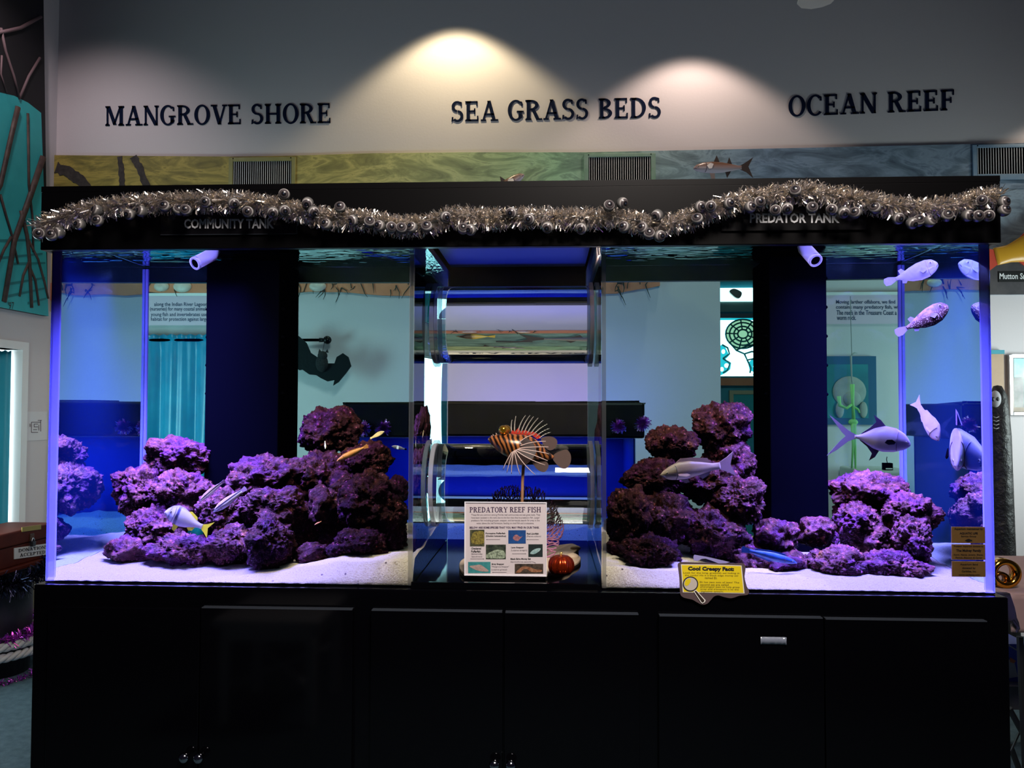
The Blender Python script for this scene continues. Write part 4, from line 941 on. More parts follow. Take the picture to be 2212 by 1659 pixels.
# ------------------------------------------------------------------ brass plaques on the right tank
BRASS = M('aged_brass', (.20, .11, .035), .42, .55, noise_=(14, (.24, .14, .05))); INKP = M('engraved_black', (.006, .004, .004), .5)
YP = -.0035
pz = lambda X, Y_: A(2040 + X * 110 / 1304, 1120 + Y_ * 140 / 1659, YP)
def plaque(x0, y0, x1, y1, lines, label):
    p_ = thing('brass_plaque', label, 'plaque', pz((x0 + x1) / 2, y1), 'brass plaques on the right tank')
    MB().prism([pz(x0, y1), pz(x1 + 6, y1 + 6), pz(x1, y0 + 6), pz(x0, y0)], (0, .003, 0)).build('plate', BRASS, p_, bevel=.0006)
    for body, a0, b0, a1, b1, bo in lines:
        text(body, pz(a0, b1), pz(a1, b1 + 3), pz(a0, b0), INKP, p_, .0007, bo, name='engraving')
    return p_
p1_ = plaque(185, 212, 1045, 632, [('Aquarium maintained by', 248, 236, 985, 304, .03), ('AQUATIC LIFE', 385, 350, 850, 412, .04), ('Service Group', 425, 432, 812, 486, .02)], 'topmost brass plaque on the right tank, engraved with a small fish')
fo = [(525, 562), (580, 530), (620, 520), (650, 530), (690, 548), (712, 536), (704, 562), (712, 588), (680, 576), (640, 596), (600, 600), (560, 585)]
MB().prism([pz(x, y) + Vector((0, -.0007, 0)) for x, y in fo], (0, .0006, 0)).build('fish_emblem', INKP, p1_)
plaque(190, 660, 1050, 1056, [('Predator Aquarium donated by', 240, 688, 1000, 740, .02), ('The Mulvey Family', 300, 786, 945, 866, .04), ('Kevin, Nancy, Jeremy, Shane,', 240, 905, 990, 956, .02), ('Patrick, Shannon & Carter', 285, 978, 970, 1030, .02)], 'middle brass plaque on the right tank, family names in bold')
plaque(195, 1095, 1055, 1492, [('Aquarium Sand', 400, 1148, 855, 1205, .02), ('donated by', 455, 1240, 795, 1300, .02), ('CaribSea, Inc.', 440, 1325, 815, 1380, .02), ('www.caribsea.com', 365, 1415, 905, 1460, .02)], 'lowest brass plaque on the right tank, nearest the sand')

# ------------------------------------------------------------------ tinsel garland
random.seed(21)
def foil(name, c0, c1):
    m, t, out = nt(name); b = N(t, 'BsdfPrincipled', Roughness=.22, Metallic=1.0); t.links.new(b.outputs[0], out.inputs[0])
    gi = N(t, 'NewGeometry'); t.links.new(ramp(t, gi.outputs['Random Per Island'], [(0, c0), (1, c1)]), b.inputs['Base Color']); return m
SILV = foil('silver_foil', (.85, .84, .88), (.95, .86, .72))
def tinsel(mb, path, R, count, ln=(.6, 1.0), wd=.0016):
    path = [Vector(p_) for p_ in path]; seg = [(path[i + 1] - path[i]).length for i in range(len(path) - 1)]; tot = sum(seg)
    for _ in range(count):
        d = random.random() * tot; i = 0
        while d > seg[i] and i < len(seg) - 1: d -= seg[i]; i += 1
        p_ = path[i].lerp(path[i + 1], d / seg[i]); t = (path[i + 1] - path[i]).normalized()
        a = t.cross(Vector((0, 0, 1))); a = a.normalized() if a.length > .01 else Vector((1, 0, 0)); b = a.cross(t); q = random.uniform(0, 2 * pi)
        n = (a * cos(q) + b * sin(q) + t * random.gauss(0, .35)).normalized(); l = R * random.uniform(*ln)
        s = n.cross(Vector((random.gauss(0, 1), random.gauss(0, 1), random.gauss(0, 1)))).normalized() * wd * random.uniform(.6, 1.2)
        m_ = p_ + n * l * .55 + Vector((0, 0, -.02 * l)); e = p_ + n * l + (t * random.gauss(0, .18) + Vector((0, 0, -.12))) * l
        s2 = (s + n.cross(s).normalized() * wd * random.uniform(-.8, .8)).normalized() * s.length
        mb.add([p_ - s * .6, p_ + s * .6, m_ + s2, m_ - s2, e + s2 * .6, e - s2 * .6], [(0, 1, 2, 3), (3, 2, 4, 5)])
gp = [(84, 492), (100, 482), (130, 474), (160, 462), (220, 448), (280, 440), (330, 436), (430, 432), (530, 434), (600, 445), (655, 458), (720, 470), (800, 474), (870, 487), (925, 482), (985, 464), (1060, 470), (1150, 466), (1250, 470), (1320, 466), (1380, 478), (1420, 488), (1480, 474), (1540, 450), (1600, 430), (1680, 418), (1745, 410), (1790, 420), (1860, 430), (1930, 444), (2000, 450), (2070, 440), (2120, 424), (2160, 424)]
YG = YH - .034
gpath = [A(x, y, YG) for x, y in gp]
gl = thing('tinsel_garland', 'silver tinsel garland with little eyeballs, draped along the canopy front', 'garland', gpath[len(gpath) // 2])
tm = MB(); tinsel(tm, gpath, .036, 15000, wd=.0019)
me = bpy.data.meshes.new('tinsel'); me.from_pydata(tm.v, [], tm.f); me.update(); link('tinsel', me, SILV, gl)
MB().tube(gpath, .0022, 6).build('cord', STEEL, gl)
def eye_mat():
    m, t, out = nt('eyeball'); b = N(t, 'BsdfPrincipled', Roughness=.25); t.links.new(b.outputs[0], out.inputs[0])
    sp = N(t, 'SeparateXYZ'); t.links.new(coords(t), sp.inputs[0])
    ma = N(t, 'Math', operation='MULTIPLY'); ma.inputs[1].default_value = -1 / .0147; t.links.new(sp.outputs['Y'], ma.inputs[0])
    t.links.new(ramp(t, ma.outputs[0], [(.0, (.08, .08, .08)), (.38, (.16, .155, .15)), (.50, (.42, .40, .39)), (.60, (.34, .32, .32)), (.66, (.05, .045, .05)), (.86, (.085, .07, .075)), (.90, (.008, .008, .01)), (.97, (.008, .008, .01)), (.985, (.06, .09, .2))]), b.inputs['Base Color']); return m
em = MB().ball((0, 0, 0), .0145, 24, 16).mesh('eyeball', True); em.materials.append(eye_mat())
eyes = [(84, 505), (112, 508), (128, 503), (172, 485), (210, 455), (211, 477), (280, 463), (306, 457), (356, 446), (386, 454), (401, 454), (445, 437), (505, 439), (536, 458), (590, 459), (614, 420), (615, 455), (665, 438), (677, 457), (705, 485), (735, 448), (764, 476), (798, 480), (820, 488), (845, 491), (867, 493), (890, 492), (922, 490), (962, 469), (1000, 494), (1017, 496), (1105, 460), (1143, 474), (1183, 491), (1256, 494), (1315, 445), (1344, 439), (1348, 491), (1388, 493), (1402, 505), (1425, 510), (1420, 465), (1506, 473), (1512, 447), (1535, 446), (1575, 440), (1620, 448), (1640, 437), (1718, 413), (1675, 455), (1700, 450), (1754, 449), (1797, 453), (1822, 459), (1847, 460), (1890, 450), (1940, 472), (1970, 482), (1984, 477), (2008, 478), (2046, 466), (2090, 466), (2112, 467), (2135, 466), (2121, 434), (2168, 437), (2169, 455)]
for x, y in eyes:
    o = link('eyeball', em, None, gl); p_ = A(x, y, YG - .024 + random.uniform(-.006, .004)); o.location = p_; o.rotation_euler = (random.uniform(-.45, .6), random.uniform(-.5, .5), random.uniform(-.6, .6))

# ------------------------------------------------------------------ painted boards along the back wall
def mural_mat(name, stops, dark, light, sc=1.0):
    m, t, out = nt(name); b = N(t, 'BsdfPrincipled', Roughness=.6); t.links.new(b.outputs[0], out.inputs[0])
    c = coords(t); sp = N(t, 'SeparateXYZ'); t.links.new(c, sp.inputs[0])
    mr = N(t, 'MapRange'); mr.inputs[1].default_value = XL; mr.inputs[2].default_value = XR; t.links.new(sp.outputs['X'], mr.inputs[0])
    base = ramp(t, mr.outputs[0], stops)
    f = tnoise(t, coords(t, scale=(1.1 * sc, 1, 3.4 * sc)), 2.4, 6, .62, 2.2)
    mx = N(t, 'Mix', data_type='RGBA', blend_type='MULTIPLY'); mx.inputs[0].default_value = 1
    t.links.new(base, mx.inputs[6]); t.links.new(ramp(t, f, [(.30, dark), (.46, (1, 1, 1)), (.58, light), (.66, (.85, .85, .9)), (.74, light)]), mx.inputs[7]); t.links.new(mx.outputs[2], b.inputs['Base Color'])
    h = tnoise(t, c, 40, 4); bp = N(t, 'Bump', Strength=.2, Distance=.004); t.links.new(h, bp.inputs['Height']); t.links.new(bp.outputs[0], b.inputs['Normal'])
    return m
fx = lambda px: (A(px, 370, YW).x - XL) / (XR - XL)
BAND = mural_mat('painted_sea_band', [(0, (.22, .18, .035)), (fx(480), (.25, .21, .05)), (fx(760), (.33, .31, .11)), (fx(980), (.28, .34, .17)), (fx(1200), (.17, .32, .20)), (fx(1420), (.16, .26, .28)), (fx(1650), (.10, .17, .25)), (fx(2000), (.16, .22, .28)), (1, (.16, .24, .34))], (.55, .55, .6), (1.7, 1.6, 1.6))
LOWM = mural_mat('painted_sea_lower', [(0, (.16, .16, .05)), (.5, (.14, .26, .22)), (fx(1420), (.16, .28, .30)), (fx(2100), (.14, .22, .32)), (1, (.20, .28, .38))], (.6, .6, .6), (1.5, 1.5, 1.5))
def A2(px, py): return A(px, py, YW)
def board(name, x0, x1, z0, z1, th, mat, label, cat='mural'):
    o = MB().box((x0, YW - th, z0), (x1, YW - .0005, z1)).build(name, mat, bevel=.002); return tag(o, label, cat)
zt0 = A2(1100, 326).z; zt1 = A2(1100, 421).z
mb_ = MB(); pts = [(121, 337), (350, 339), (500, 340), (640, 338), (800, 333), (1000, 331), (1260, 331), (1500, 326), (1750, 321), (2100, 313), (2330, 308)]
P_ = [A2(x, y) for x, y in pts]; mb_.prism([Vector((XL, YW - .018, zt1)), Vector((XR, YW - .018, zt1))] + [Vector((p_.x, YW - .018, p_.z)) for p_ in reversed(P_)], (0, .0175, 0))
band = mb_.build('mural_band', BAND); tag(band, 'long painted sea band above the canopy, olive at left to slate blue at right', 'mural')
ROOTM = M('dark_root_paint', (.018, .014, .012), .7, noise_=(30, (.05, .04, .035)))
for pth, r in (([(121, 362), (150, 372), (172, 390), (196, 416)], 12), ([(258, 338), (262, 370), (264, 416)], 6.5), ([(288, 338), (302, 365), (322, 416)], 8)):
    k = (YW - CAM.y) / F; q = [A(x, y, YW - .021) for x, y in pth]
    n_ = 14; dense = [q[min(int(i * (len(q) - 1) / n_), len(q) - 2)].lerp(q[min(int(i * (len(q) - 1) / n_), len(q) - 2) + 1], (i * (len(q) - 1) / n_) % 1 if i < n_ else 1) for i in range(n_ + 1)]
    random.seed(int(r * 7)); L_ = []; R_ = []
    for i, p_ in enumerate(dense):
        t = (dense[min(i + 1, n_)] - dense[max(i - 1, 0)]).normalized(); nn = Vector((t.z, 0, -t.x)); L_.append(p_ + nn * r * k * random.uniform(.75, 1.2)); R_.append(p_ - nn * r * k * random.uniform(.75, 1.2))
    mm = MB()
    for i in range(n_): mm.prism([L_[i], L_[i + 1], R_[i + 1], R_[i]], (0, .0028, 0))
    mm.build('painted_root', ROOTM, band)
zl0 = A2(1100, 632).z
xl1 = B(1424, 640, YW).x
low = board('sea_mural', XL + .001, xl1, zl0, zt1 - .001, .016, LOWM, 'painted sea panel behind the canopy and tanks, salmon sand along its foot')
SALM = M('salmon_sand_paint', (.62, .20, .10), .6, noise_=(5, (.72, .28, .15)), bump=(30, .4, .01))
sal = []
for i in range(61):
    x = XL + .002 + (xl1 - XL - .002) * i / 60; px_ = 320 + 1105 * i / 60
    sal.append((x, zl0 - .035 - .03 * noise.noise(Vector((x * 1.7, 3, 0))) - .012 * noise.noise(Vector((x * 6, 1, 0))) - (0 if x < xl1 - .25 else 0) + max(0, (x - xl1 + .3) * .12)))
MB().prism([Vector((XL + .002, YW - .034, zl0 + .075)), Vector((xl1, YW - .034, zl0 + .055))] + [Vector((x, YW - .034, z)) for x, z in reversed(sal)], (0, .017, 0)).build('sand_ledge', SALM, low)
random.seed(5); gm = MB(); GRS = M('dark_seagrass', (.015, .03, .022), .6)
for i in range(70):
    x = random.uniform(XL + .1, xl1 - .05); z = zl0 + random.uniform(-.03, .05); p_ = Vector((x, YW - .037, z))
    for k in range(random.randint(1, 3)):
        e = p_ + Vector((random.uniform(-.05, .05), -.004, random.uniform(-.10, .10))); gm.tube([p_, (p_ + e) / 2 + Vector((random.uniform(-.012, .012), 0, 0)), e], [.0032, .0028, .0012], 5)
gm.build('seagrass', GRS, low)
SHELL = M('pale_shell', (.75, .66, .58), .4, noise_=(14, (.55, .40, .34)))
for x, s in ((B(355, 625, YW).x, .05), (B(400, 622, YW).x, .06), (B(690, 625, YW).x, .055), (B(1010, 625, YW).x, .05), (B(1130, 625, YW).x, .045), (XL + .28, .06)):
    MB().ball((x, YW - .036, zl0 + .012), (s, .02, s * .62), 16, 10).build('shell', SHELL, low, True)
DKR = mural_mat('painted_sea_right', [(0, (.1, .1, .1)), (fx(2140), (.20, .27, .34)), (1, (.22, .29, .36))], (.45, .45, .5), (1.4, 1.4, 1.4))
zr0 = A2(2190, 637).z; xr0 = A2(2118, 600).x
rpn = board('sea_mural', xr0, XR - .001, zr0, zt1 - .001, .016, DKR, 'painted blue-grey sea panel right of the canopy, under the right vent')
MB().prism([Vector((x, YW - .019, z)) for x, z in [(xr0, zr0), (XR - .001, zr0), (XR - .001, A2(2300, 540).z), (A2(2212, 535).x, A2(2212, 535).z), (A2(2180, 560).x, A2(2180, 562).z), (xr0, A2(2120, 572).z)]], (0, .003, 0)).build('sea_floor', M('grey_sea_floor', (.035, .035, .042), .7, noise_=(9, (.07, .065, .07))), rpn)
# vents
GRILL = M('grille_metal', (.70, .72, .75), .5, .2)
def vent(x0, y0, x1, y1, g, label, col, col2):
    a, c = A2(x0, y1), A2(x1, y0); ga, gc = A2(g[0], g[3]), A2(g[2], g[1]); fm = M('vent_paint', col, .55, noise_=(12, col2))
    v_ = thing('air_vent', label, 'vent', ((a.x + c.x) / 2, YW - .02, a.z), 'air vents in the painted band'); y0_, y1_ = YW - .030, YW - .0185
    MB().box((a.x, y0_, a.z), (ga.x, y1_, c.z)).box((gc.x, y0_, a.z), (c.x, y1_, c.z)).box((ga.x, y0_, a.z), (gc.x, y1_, ga.z)).box((ga.x, y0_, gc.z), (gc.x, y1_, c.z)).build('frame', fm, v_, bevel=.002)
    MB().box((ga.x, YW - .0195, ga.z), (gc.x, YW - .0185, gc.z)).build('backing', MATTE, v_)
    n = 28; s = MB()
    for i in range(n): x = ga.x + (gc.x - ga.x) * (i + .5) / n; s.box((x - .0016, YW - .024, ga.z), (x + .0016, YW - .0205, gc.z))
    s.build('slats', GRILL, v_)
    for x, z in ((a.x + .03, c.z - .006), (c.x - .03, c.z - .006), (a.x + .03, a.z + .006), (c.x - .03, a.z + .006)): MB().ball((x, y0_, z), (.004, .002, .004), 10, 6).build('screw', MATTE, v_, True)
vent(497, 342, 641, 414, (506, 350, 633, 404), 'olive-framed air vent above the community tank', (.24, .23, .08), (.30, .28, .12))
vent(1261, 334, 1415, 410, (1271, 341, 1405, 398), 'green-framed air vent in the middle of the band', (.13, .26, .18), (.20, .30, .26))
vent(2097, 314, 2272, 391, (2106, 320, 2262, 379), 'blue-framed air vent at the right end of the band', (.15, .26, .40), (.22, .32, .42))

# words on the wall
def words_(body, bl, br, tl, label):
    P3 = [A(x, y, YW - .0005) for x, y in (bl, br, tl)]
    t = thing('wall_lettering', label, 'lettering', (P3[0] + P3[1]) / 2, 'dark words on the white wall'); serif(body, *P3, INK, t, .005); return t
words_('MANGROVE SHORE', (228, 272), (717, 266), (228, 230), 'dark navy words MANGROVE SHORE on the white wall')
words_('SEA GRASS BEDS', (975, 263), (1429, 254), (975, 220), 'dark navy words SEA GRASS BEDS on the white wall')
words_('OCEAN REEF', (1703, 252), (2063, 238), (1703, 208), 'dark navy words OCEAN REEF on the white wall')

# fish models mounted on the band
MUL = stripes('mullet_model', [(0, (.45, .42, .45)), (.42, (.50, .47, .52)), (.50, (.30, .22, .22)), (.56, (.16, .08, .05)), (.64, (.06, .03, .02))], 'Z', rough=.3)
P_MU = [(0, .0, -.04), (.06, .06, -.075), (.2, .11, -.11), (.4, .125, -.125), (.6, .11, -.11), (.8, .07, -.075), (.94, .04, -.04), (1, .045, -.045)]
W_MU = [(0, .02), (.1, .06), (.35, .085), (.7, .05), (1, .012)]
DFIN = M('dark_model_fin', (.035, .022, .02), .5); PFIN = M('pink_model_fin', (.45, .30, .26), .5)
mf = {'tail_fin': ([(.97, .04), (1.10, .12), (1.24, .22), (1.14, .02), (1.24, -.22), (1.10, -.10), (.97, -.04)],), 'dorsal_fin': ([(.42, .12), (.48, .26), (.54, .12)],), 'dorsal_fin#2': ([(.70, .09), (.74, .22), (.80, .07)],), 'anal_fin': ([(.66, -.09), (.70, -.22), (.76, -.12), (.78, -.07)],), 'pelvic_fin': ([(.34, -.12), (.38, -.25), (.45, -.25), (.44, -.12)], PFIN), 'pectoral_fin': ([(.26, .02), (.34, .07), (.40, .05), (.36, -.05), (.30, -.06)], M('pale_model_fin', (.6, .58, .6), .4), .09)}
fish('mullet_model', 'brown and silver mullet model on the band, whole, right of the middle vent', A(1498, 362, YW - .085), A(1602, 362, YW - .085), P_MU, W_MU, MUL, mf, DFIN, eye=(.09, .016), cat='fish model', group='mullet models on the band')
fish('mullet_model', 'mullet model rising from behind the canopy, left of the middle vent', A(1131, 376, YW - .085), A(1052, 428, YW - .085), P_MU, W_MU, MUL, mf, DFIN, eye=(.09, .016), cat='fish model', group='mullet models on the band')
MUT = stripes('mutton_snapper_model', [(0, (.70, .45, .35)), (.36, (.75, .40, .16)), (.46, (.70, .36, .03)), (.60, (.50, .26, .02)), (.72, (.28, .12, .02))], 'Z', rough=.25)
RFIN = M('red_model_fin', (.55, .06, .03), .45)
muf = dict(sf); muf['dorsal_fin'] = ([(.24, .14), (.27, .20), (.32, .19), (.36, .225), (.42, .205), (.47, .22), (.53, .195), (.6, .19), (.72, .15), (.86, .06), (.6, .11)],)
fish('mutton_snapper_model', 'yellow snapper model with red spiny back fin, right of the canopy', A(2410, 498, YW - .11), A(2150, 556, YW - .11), [(s, a * 1.45, b * 1.25) for s, a, b in P_SN], W_GR, MUT, muf, RFIN, eye=(.12, .02), cat='fish model', roll=.0)
HOG = stripes('yellow_black_model', [(0, (.45, .25, .02)), (.25, (.05, .03, .02)), (.55, (.08, .05, .02)), (.72, (.70, .45, .03)), (1, (.75, .55, .04))], 'X', nz=.2)
P_AN = [(0, .0, -.05), (.1, .14, -.16), (.3, .40, -.40), (.55, .48, -.46), (.8, .25, -.25), (.95, .09, -.09), (1, .09, -.09)]
fish('angelfish_model', 'tall yellow and black fish model on the panel, seen upside down through the upper tube', A(985, 575, YW - .06), A(1055, 575, YW - .06), P_AN, W_GR, HOG, {'tail_fin': ([(.97, .08), (1.2, .25), (1.22, -.25), (.97, -.08)],)}, M('yellow_model_fin', (.75, .5, .03), .4), cat='fish model')
fish('tarpon_model', 'long grey fish model on the panel, right of the tall yellow one', A(1420, 520, YW - .12), A(1175, 545, YW - .12), P_MU, W_MU, M('grey_model', (.22, .20, .21), .4), mf, DFIN, cat='fish model')
ns = thing('species_label', 'black label with white lettering under the yellow snapper model', 'label', A(2190, 608, YW - .02))
a, c = A(2157, 609, YW - .022), A(2268, 586, YW - .022); ns_p = MB().box((a.x, YW - .024, a.z), (c.x, YW - .0195, c.z)).build('plate', M('label_black', (.004, .006, .007), .4), ns)
tpx('Mutton Snapper', 2159, 590, 2248, 607, YW - .0245, M('label_white', (.75, .78, .80), .5), ns, bold=.02)
ns2 = thing('species_label', 'black label with white lettering on the panel behind the canopy', 'label', A(1090, 505, YW - .02))
a, c = A(1070, 512, YW - .022), A(1150, 494, YW - .022); MB().box((a.x, YW - .024, a.z), (c.x, YW - .0165, c.z)).build('plate', M('label_black2', (.004, .006, .007), .4), ns2)

# ------------------------------------------------------------------ seen through the tanks
PANEL = M('lilac_panel', (.66, .50, .62), .6); PTX = M('panel_ink', (.02, .05, .12), .6)
def panel(x0, x1, z0, z1, label, lines, px_l, ys, mat=PANEL):
    t = thing('text_panel', label, 'text panel', ((x0 + x1) / 2, YW, z0), 'printed text panels on the back wall'); y_ = YW - .036
    MB().box((x0, y_, z0), (x1, y_ + .003, z1)).build('sheet', mat, t)
    MB().box((x0, y_ - .004, z1), (x1, y_ + .006, z1 + .018)).build('top_strip', TRIM, t)
    for ln, (xa, xb), yy in zip(lines, px_l, ys):
        P3 = [B(px, py, y_ - .0005) for px, py in ((xa, yy + 5.5), (xb, yy + 5.5), (xa, yy - 5))]; text(ln, *P3, PTX, t, .0008, .012, name='text_line')
panel(B(332, 650, YW).x - .42, B(455, 650, YW).x + .22, B(400, 704, YW).z, B(400, 641, YW).z, 'lilac text panel about the lagoon, above the teal curtain', ['along the Indian River Lagoon es-', '(nurseries) for many coastal animals. A', 'young fish and invertebrates use the', 'habitat for protection against large pre-'], [(333, 462), (324, 458), (326, 462), (326, 466)], (658, 668, 680, 690))
panel(B(1792, 650, YW).x - .05, B(1945, 650, YW).x + .28, B(1870, 701, YW).z, B(1870, 639, YW).z, 'lilac text panel about reefs, above the manatee picture', ['Moving farther offshore, we find', 'contains many predatory fish, wi', 'The reefs in the Treasure Coast a', 'worm rock.'], [(1806, 1934), (1806, 1940), (1807, 1937), (1808, 1849)], (653, 664, 675, 686))
# curtain on its rod, and the bat
za = B(400, 726, YW).z
cr = curtain('wall_curtain', CURT, (B(326, 800, YW).x - .30, YW - .09, 0), (B(470, 800, YW).x + .1, YW - .09, 0), za, .62, .045, 4.2, (0, 1, 0), seed=8, m=26)
tag(cr, 'shiny teal curtain hanging on the back wall, seen through the left tank', 'curtain')
rod = thing('curtain_rod', 'black curtain rod with a ball finial above the teal curtain', 'curtain rod', (B(500, 734, YW).x, YW - .09, za - .03))
pr0 = B(690, 734.5, YW - .09); MB().tube([Vector((B(326, 800, YW).x - .35, YW - .09, pr0.z)), pr0], .009, 14).build('pole', MATTE, rod, True)
pf0 = B(707, 734.5, YW - .09); MB().ball(pf0, .026, 20, 14).build('finial', BLACK, rod, True); MB().tube([pr0, pf0], [.014, .012], 14).build('collar', BLACK, rod, True)
bz = lambda X, Y_, dy=0: B(430 + X / 3.317, 500 + Y_ / 3.318, YW - .16 + dy)
bat = thing('hanging_bat', 'black furry bat decoration hanging from the end of the curtain rod', 'bat', bz(870, 900))
BATW = M('bat_wing', (.003, .007, .009), .4, spec=.2, bump=(40, .4, .004)); BATF = M('bat_fur', (.005, .007, .009), .7, bump=(180, 1.0, .01))
wing = [(870, 960), (845, 900), (800, 870), (770, 800), (715, 750), (640, 735), (600, 780), (560, 850), (540, 930), (600, 960), (640, 1000), (690, 975), (720, 995), (740, 990), (790, 1025), (840, 1030)]
MB().prism([bz(x, y) for x, y in wing], (0, .008, 0)).build('wing', BATW, bat)
MB().prism([bz(x, y) for x, y in [(870, 960), (930, 945), (970, 945), (985, 900), (1030, 872), (1070, 900), (1090, 965), (1050, 1020), (1000, 1080), (960, 1105), (970, 1065), (920, 1075), (870, 1050), (840, 1030)]], (0, .008, 0)).build('wing', BATW, bat)
k = (YW + 1.95) / F
p_ = bz(880, 945, -.01); MB().ball(p_, (.038, .03, .055), 18, 12).build('body', BATF, bat, True); p_ = bz(885, 890, -.015); MB().ball(p_, (.030, .028, .028), 16, 10).build('head', BATF, bat, True)
for x in (866, 916): q = bz(x, 868, -.015); MB().tube([q, q + Vector((.003 if x > 890 else -.003, 0, .022))], [.011, .001], 8).build('ear', BATF, bat, True)
MB().tube([bz(882, 870), Vector((bz(882, 870).x, YW - .1, pr0.z))], .0012, 5).build('string', MATTE, bat)

# stained glass seen through the opening in the wall
YF_ = 4.29
def C(px, py, y=YF_): return B(px, py, y)
sgp = thing('stained_glass_window', 'backlit stained glass window with a pale green spiral shell, seen through the right tank', 'window', C(1600, 815))
a, c = C(1556, 813), C(1720, 682); a.x -= .15
GLOW = M('backlit_glass', (0, 0, 0), .4, emit=((.80, .98, 1.0), 3.2)); GREENG = M('backlit_green_glass', (0, 0, 0), .4, emit=((.55, .72, .45), .95)); AQUAG = M('backlit_aqua_glass', (0, 0, 0), .4, emit=((.03, .60, .70), 1.1)); LEAD = M('teal_lead', (.02, .30, .33), .5)
MB().box((a.x, YF_ - .02, a.z), (c.x, YF_ - .01, c.z)).build('white_glass', GLOW, sgp)
MB().box((a.x, YF_ - .024, C(1600, 692).z), (c.x, YF_ - .0205, c.z)).build('aqua_glass', AQUAG, sgp)
MB().box((a.x - .04, YF_ - .03, c.z), (c.x + .04, YF_ - .005, c.z + .03)).box((a.x - .04, YF_ - .03, a.z - .03), (c.x + .04, YF_ - .005, a.z)).build('frame', TEAL, sgp)
cx_, cz_ = C(1603, 722), 0
rr = (C(1640, 722).x - C(1603, 722).x)
pts = [cx_ + Vector((rr * cos(q), -.022, rr * .86 * sin(q))) for q in [2 * pi * i / 40 for i in range(40)]]; MB().prism(pts, (0, .002, 0)).build('shell_glass', GREENG, sgp)
MB().prism([C(x, y) + Vector((0, -.021, 0)) for x, y in ((1574, 740), (1588, 757), (1628, 748), (1640, 770), (1622, 800), (1640, 812), (1650, 750), (1640, 730), (1600, 745))], (0, .002, 0)).build('shell_glass', GREENG, sgp)
for pl_3 in (((1553, 748), (1560, 744), (1566, 752), (1574, 768), (1566, 776), (1578, 784), (1576, 798), (1566, 806), (1553, 812)), ((1614, 784), (1624, 776), (1640, 784), (1640, 812), (1626, 812), (1618, 800))):
    MB().prism([C(x, y) + Vector((0, -.0225, 0)) for x, y in pl_3], (0, .002, 0)).build('aqua_glass', AQUAG, sgp)
for hx, hy, rx_, ry_ in ((1561, 760, 4, 5), (1568, 790, 5, 5), (1558, 798, 4, 5), (1570, 776, 3, 3), (1630, 792, 5, 6), (1622, 806, 4, 4)):
    MB().prism([C(hx + rx_ * cos(2 * pi * i / 16), hy + ry_ * sin(2 * pi * i / 16)) + Vector((0, -.0245, 0)) for i in range(16)], (0, .002, 0)).build('white_glass', GLOW, sgp)
ld = MB()
for s_ in (1, .78, .52, .30): ld.tube([cx_ + Vector((rr * s_ * cos(q), -.026, rr * s_ * .86 * sin(q))) for q in [2 * pi * i / 28 for i in range(29)]], .007, 5)
for i in range(9): q = 2 * pi * i / 9 + .3; ld.tube([cx_ + Vector((rr * .3 * cos(q), -.026, rr * .26 * sin(q))), cx_ + Vector((rr * cos(q), -.026, rr * .86 * sin(q)))], .006, 5)
for pth in (((1574, 740), (1588, 757), (1612, 748), (1628, 745)), ((1588, 757), (1606, 765), (1622, 760), (1636, 762)), ((1606, 765), (1612, 778), (1624, 776), (1638, 770)), ((1612, 778), (1620, 795), (1618, 806)), ((1560, 775), (1575, 785), (1570, 800), (1560, 806)), ((1558, 745), (1570, 752), (1574, 765), (1560, 775))):
    ld.tube([C(x, y) + Vector((0, -.026, 0)) for x, y in pth], .007, 5)
ld.build('leading', LEAD, sgp)
tw = thing('transom_light', 'bright white strip of daylight above the stained glass', 'window', C(1600, 650)); a, c = C(1556, 652), C(1720, 622); a.x -= .1
MB().box((a.x, YF_ - .02, a.z), (c.x, YF_ - .01, c.z)).build('pane', M('transom_glow', (0, 0, 0), .4, emit=((.95, 1, 1), 3.0)), tw)
MB().prism([C(x, y) + Vector((0, -.06, 0)) for x, y in smooth_loop([Vector((x, y)) for x, y in ((1572, 632), (1582, 626), (1598, 634), (1594, 646), (1584, 644))], 4)], (0, .03, 0)).build('hanging_shell', SHELL, tw)
bm_ = MB().box((C(1540, 665).x, YF_ - .05, C(1600, 688).z), (C(1760, 665).x, YF_ - .001, C(1600, 679).z)).build('wall_beam', M('grey_beam', (.25, .27, .32), .6)); tag(bm_, kind='structure'); bm_.name = 'trim_1'
lw = MB().box((C(1540, 665).x, YF_ - .015, C(1600, 678).z), (C(1760, 665).x, YF_ - .001, C(1600, 651).z)).build('trim_2', M('pale_green_wall', (.30, .45, .42), .6)); tag(lw, kind='structure')
sl = MB().box((C(1540, 665).x, YF_ - .05, C(1600, 833).z), (C(1760, 665).x, YF_ - .001, C(1600, 817).z)).build('sand_border', SALM); tag(sl, 'salmon painted border under the stained glass', 'border')
pt_ = thing('framed_print', 'teal print in a thin gold frame under the salmon border', 'picture', C(1610, 900)); a, c = C(1583, 935), C(1690, 852)
MB().box((a.x, YF_ - .02, a.z), (c.x, YF_ - .008, c.z)).build('print', M('teal_print', (.01, .32, .34), .5), pt_)
MB().box((a.x - .03, YF_ - .03, a.z), (a.x, YF_ - .002, c.z + .03)).box((a.x, YF_ - .03, c.z), (c.x, YF_ - .002, c.z + .03)).build('frame', M('gold_frame', (.45, .40, .25), .4), pt_)

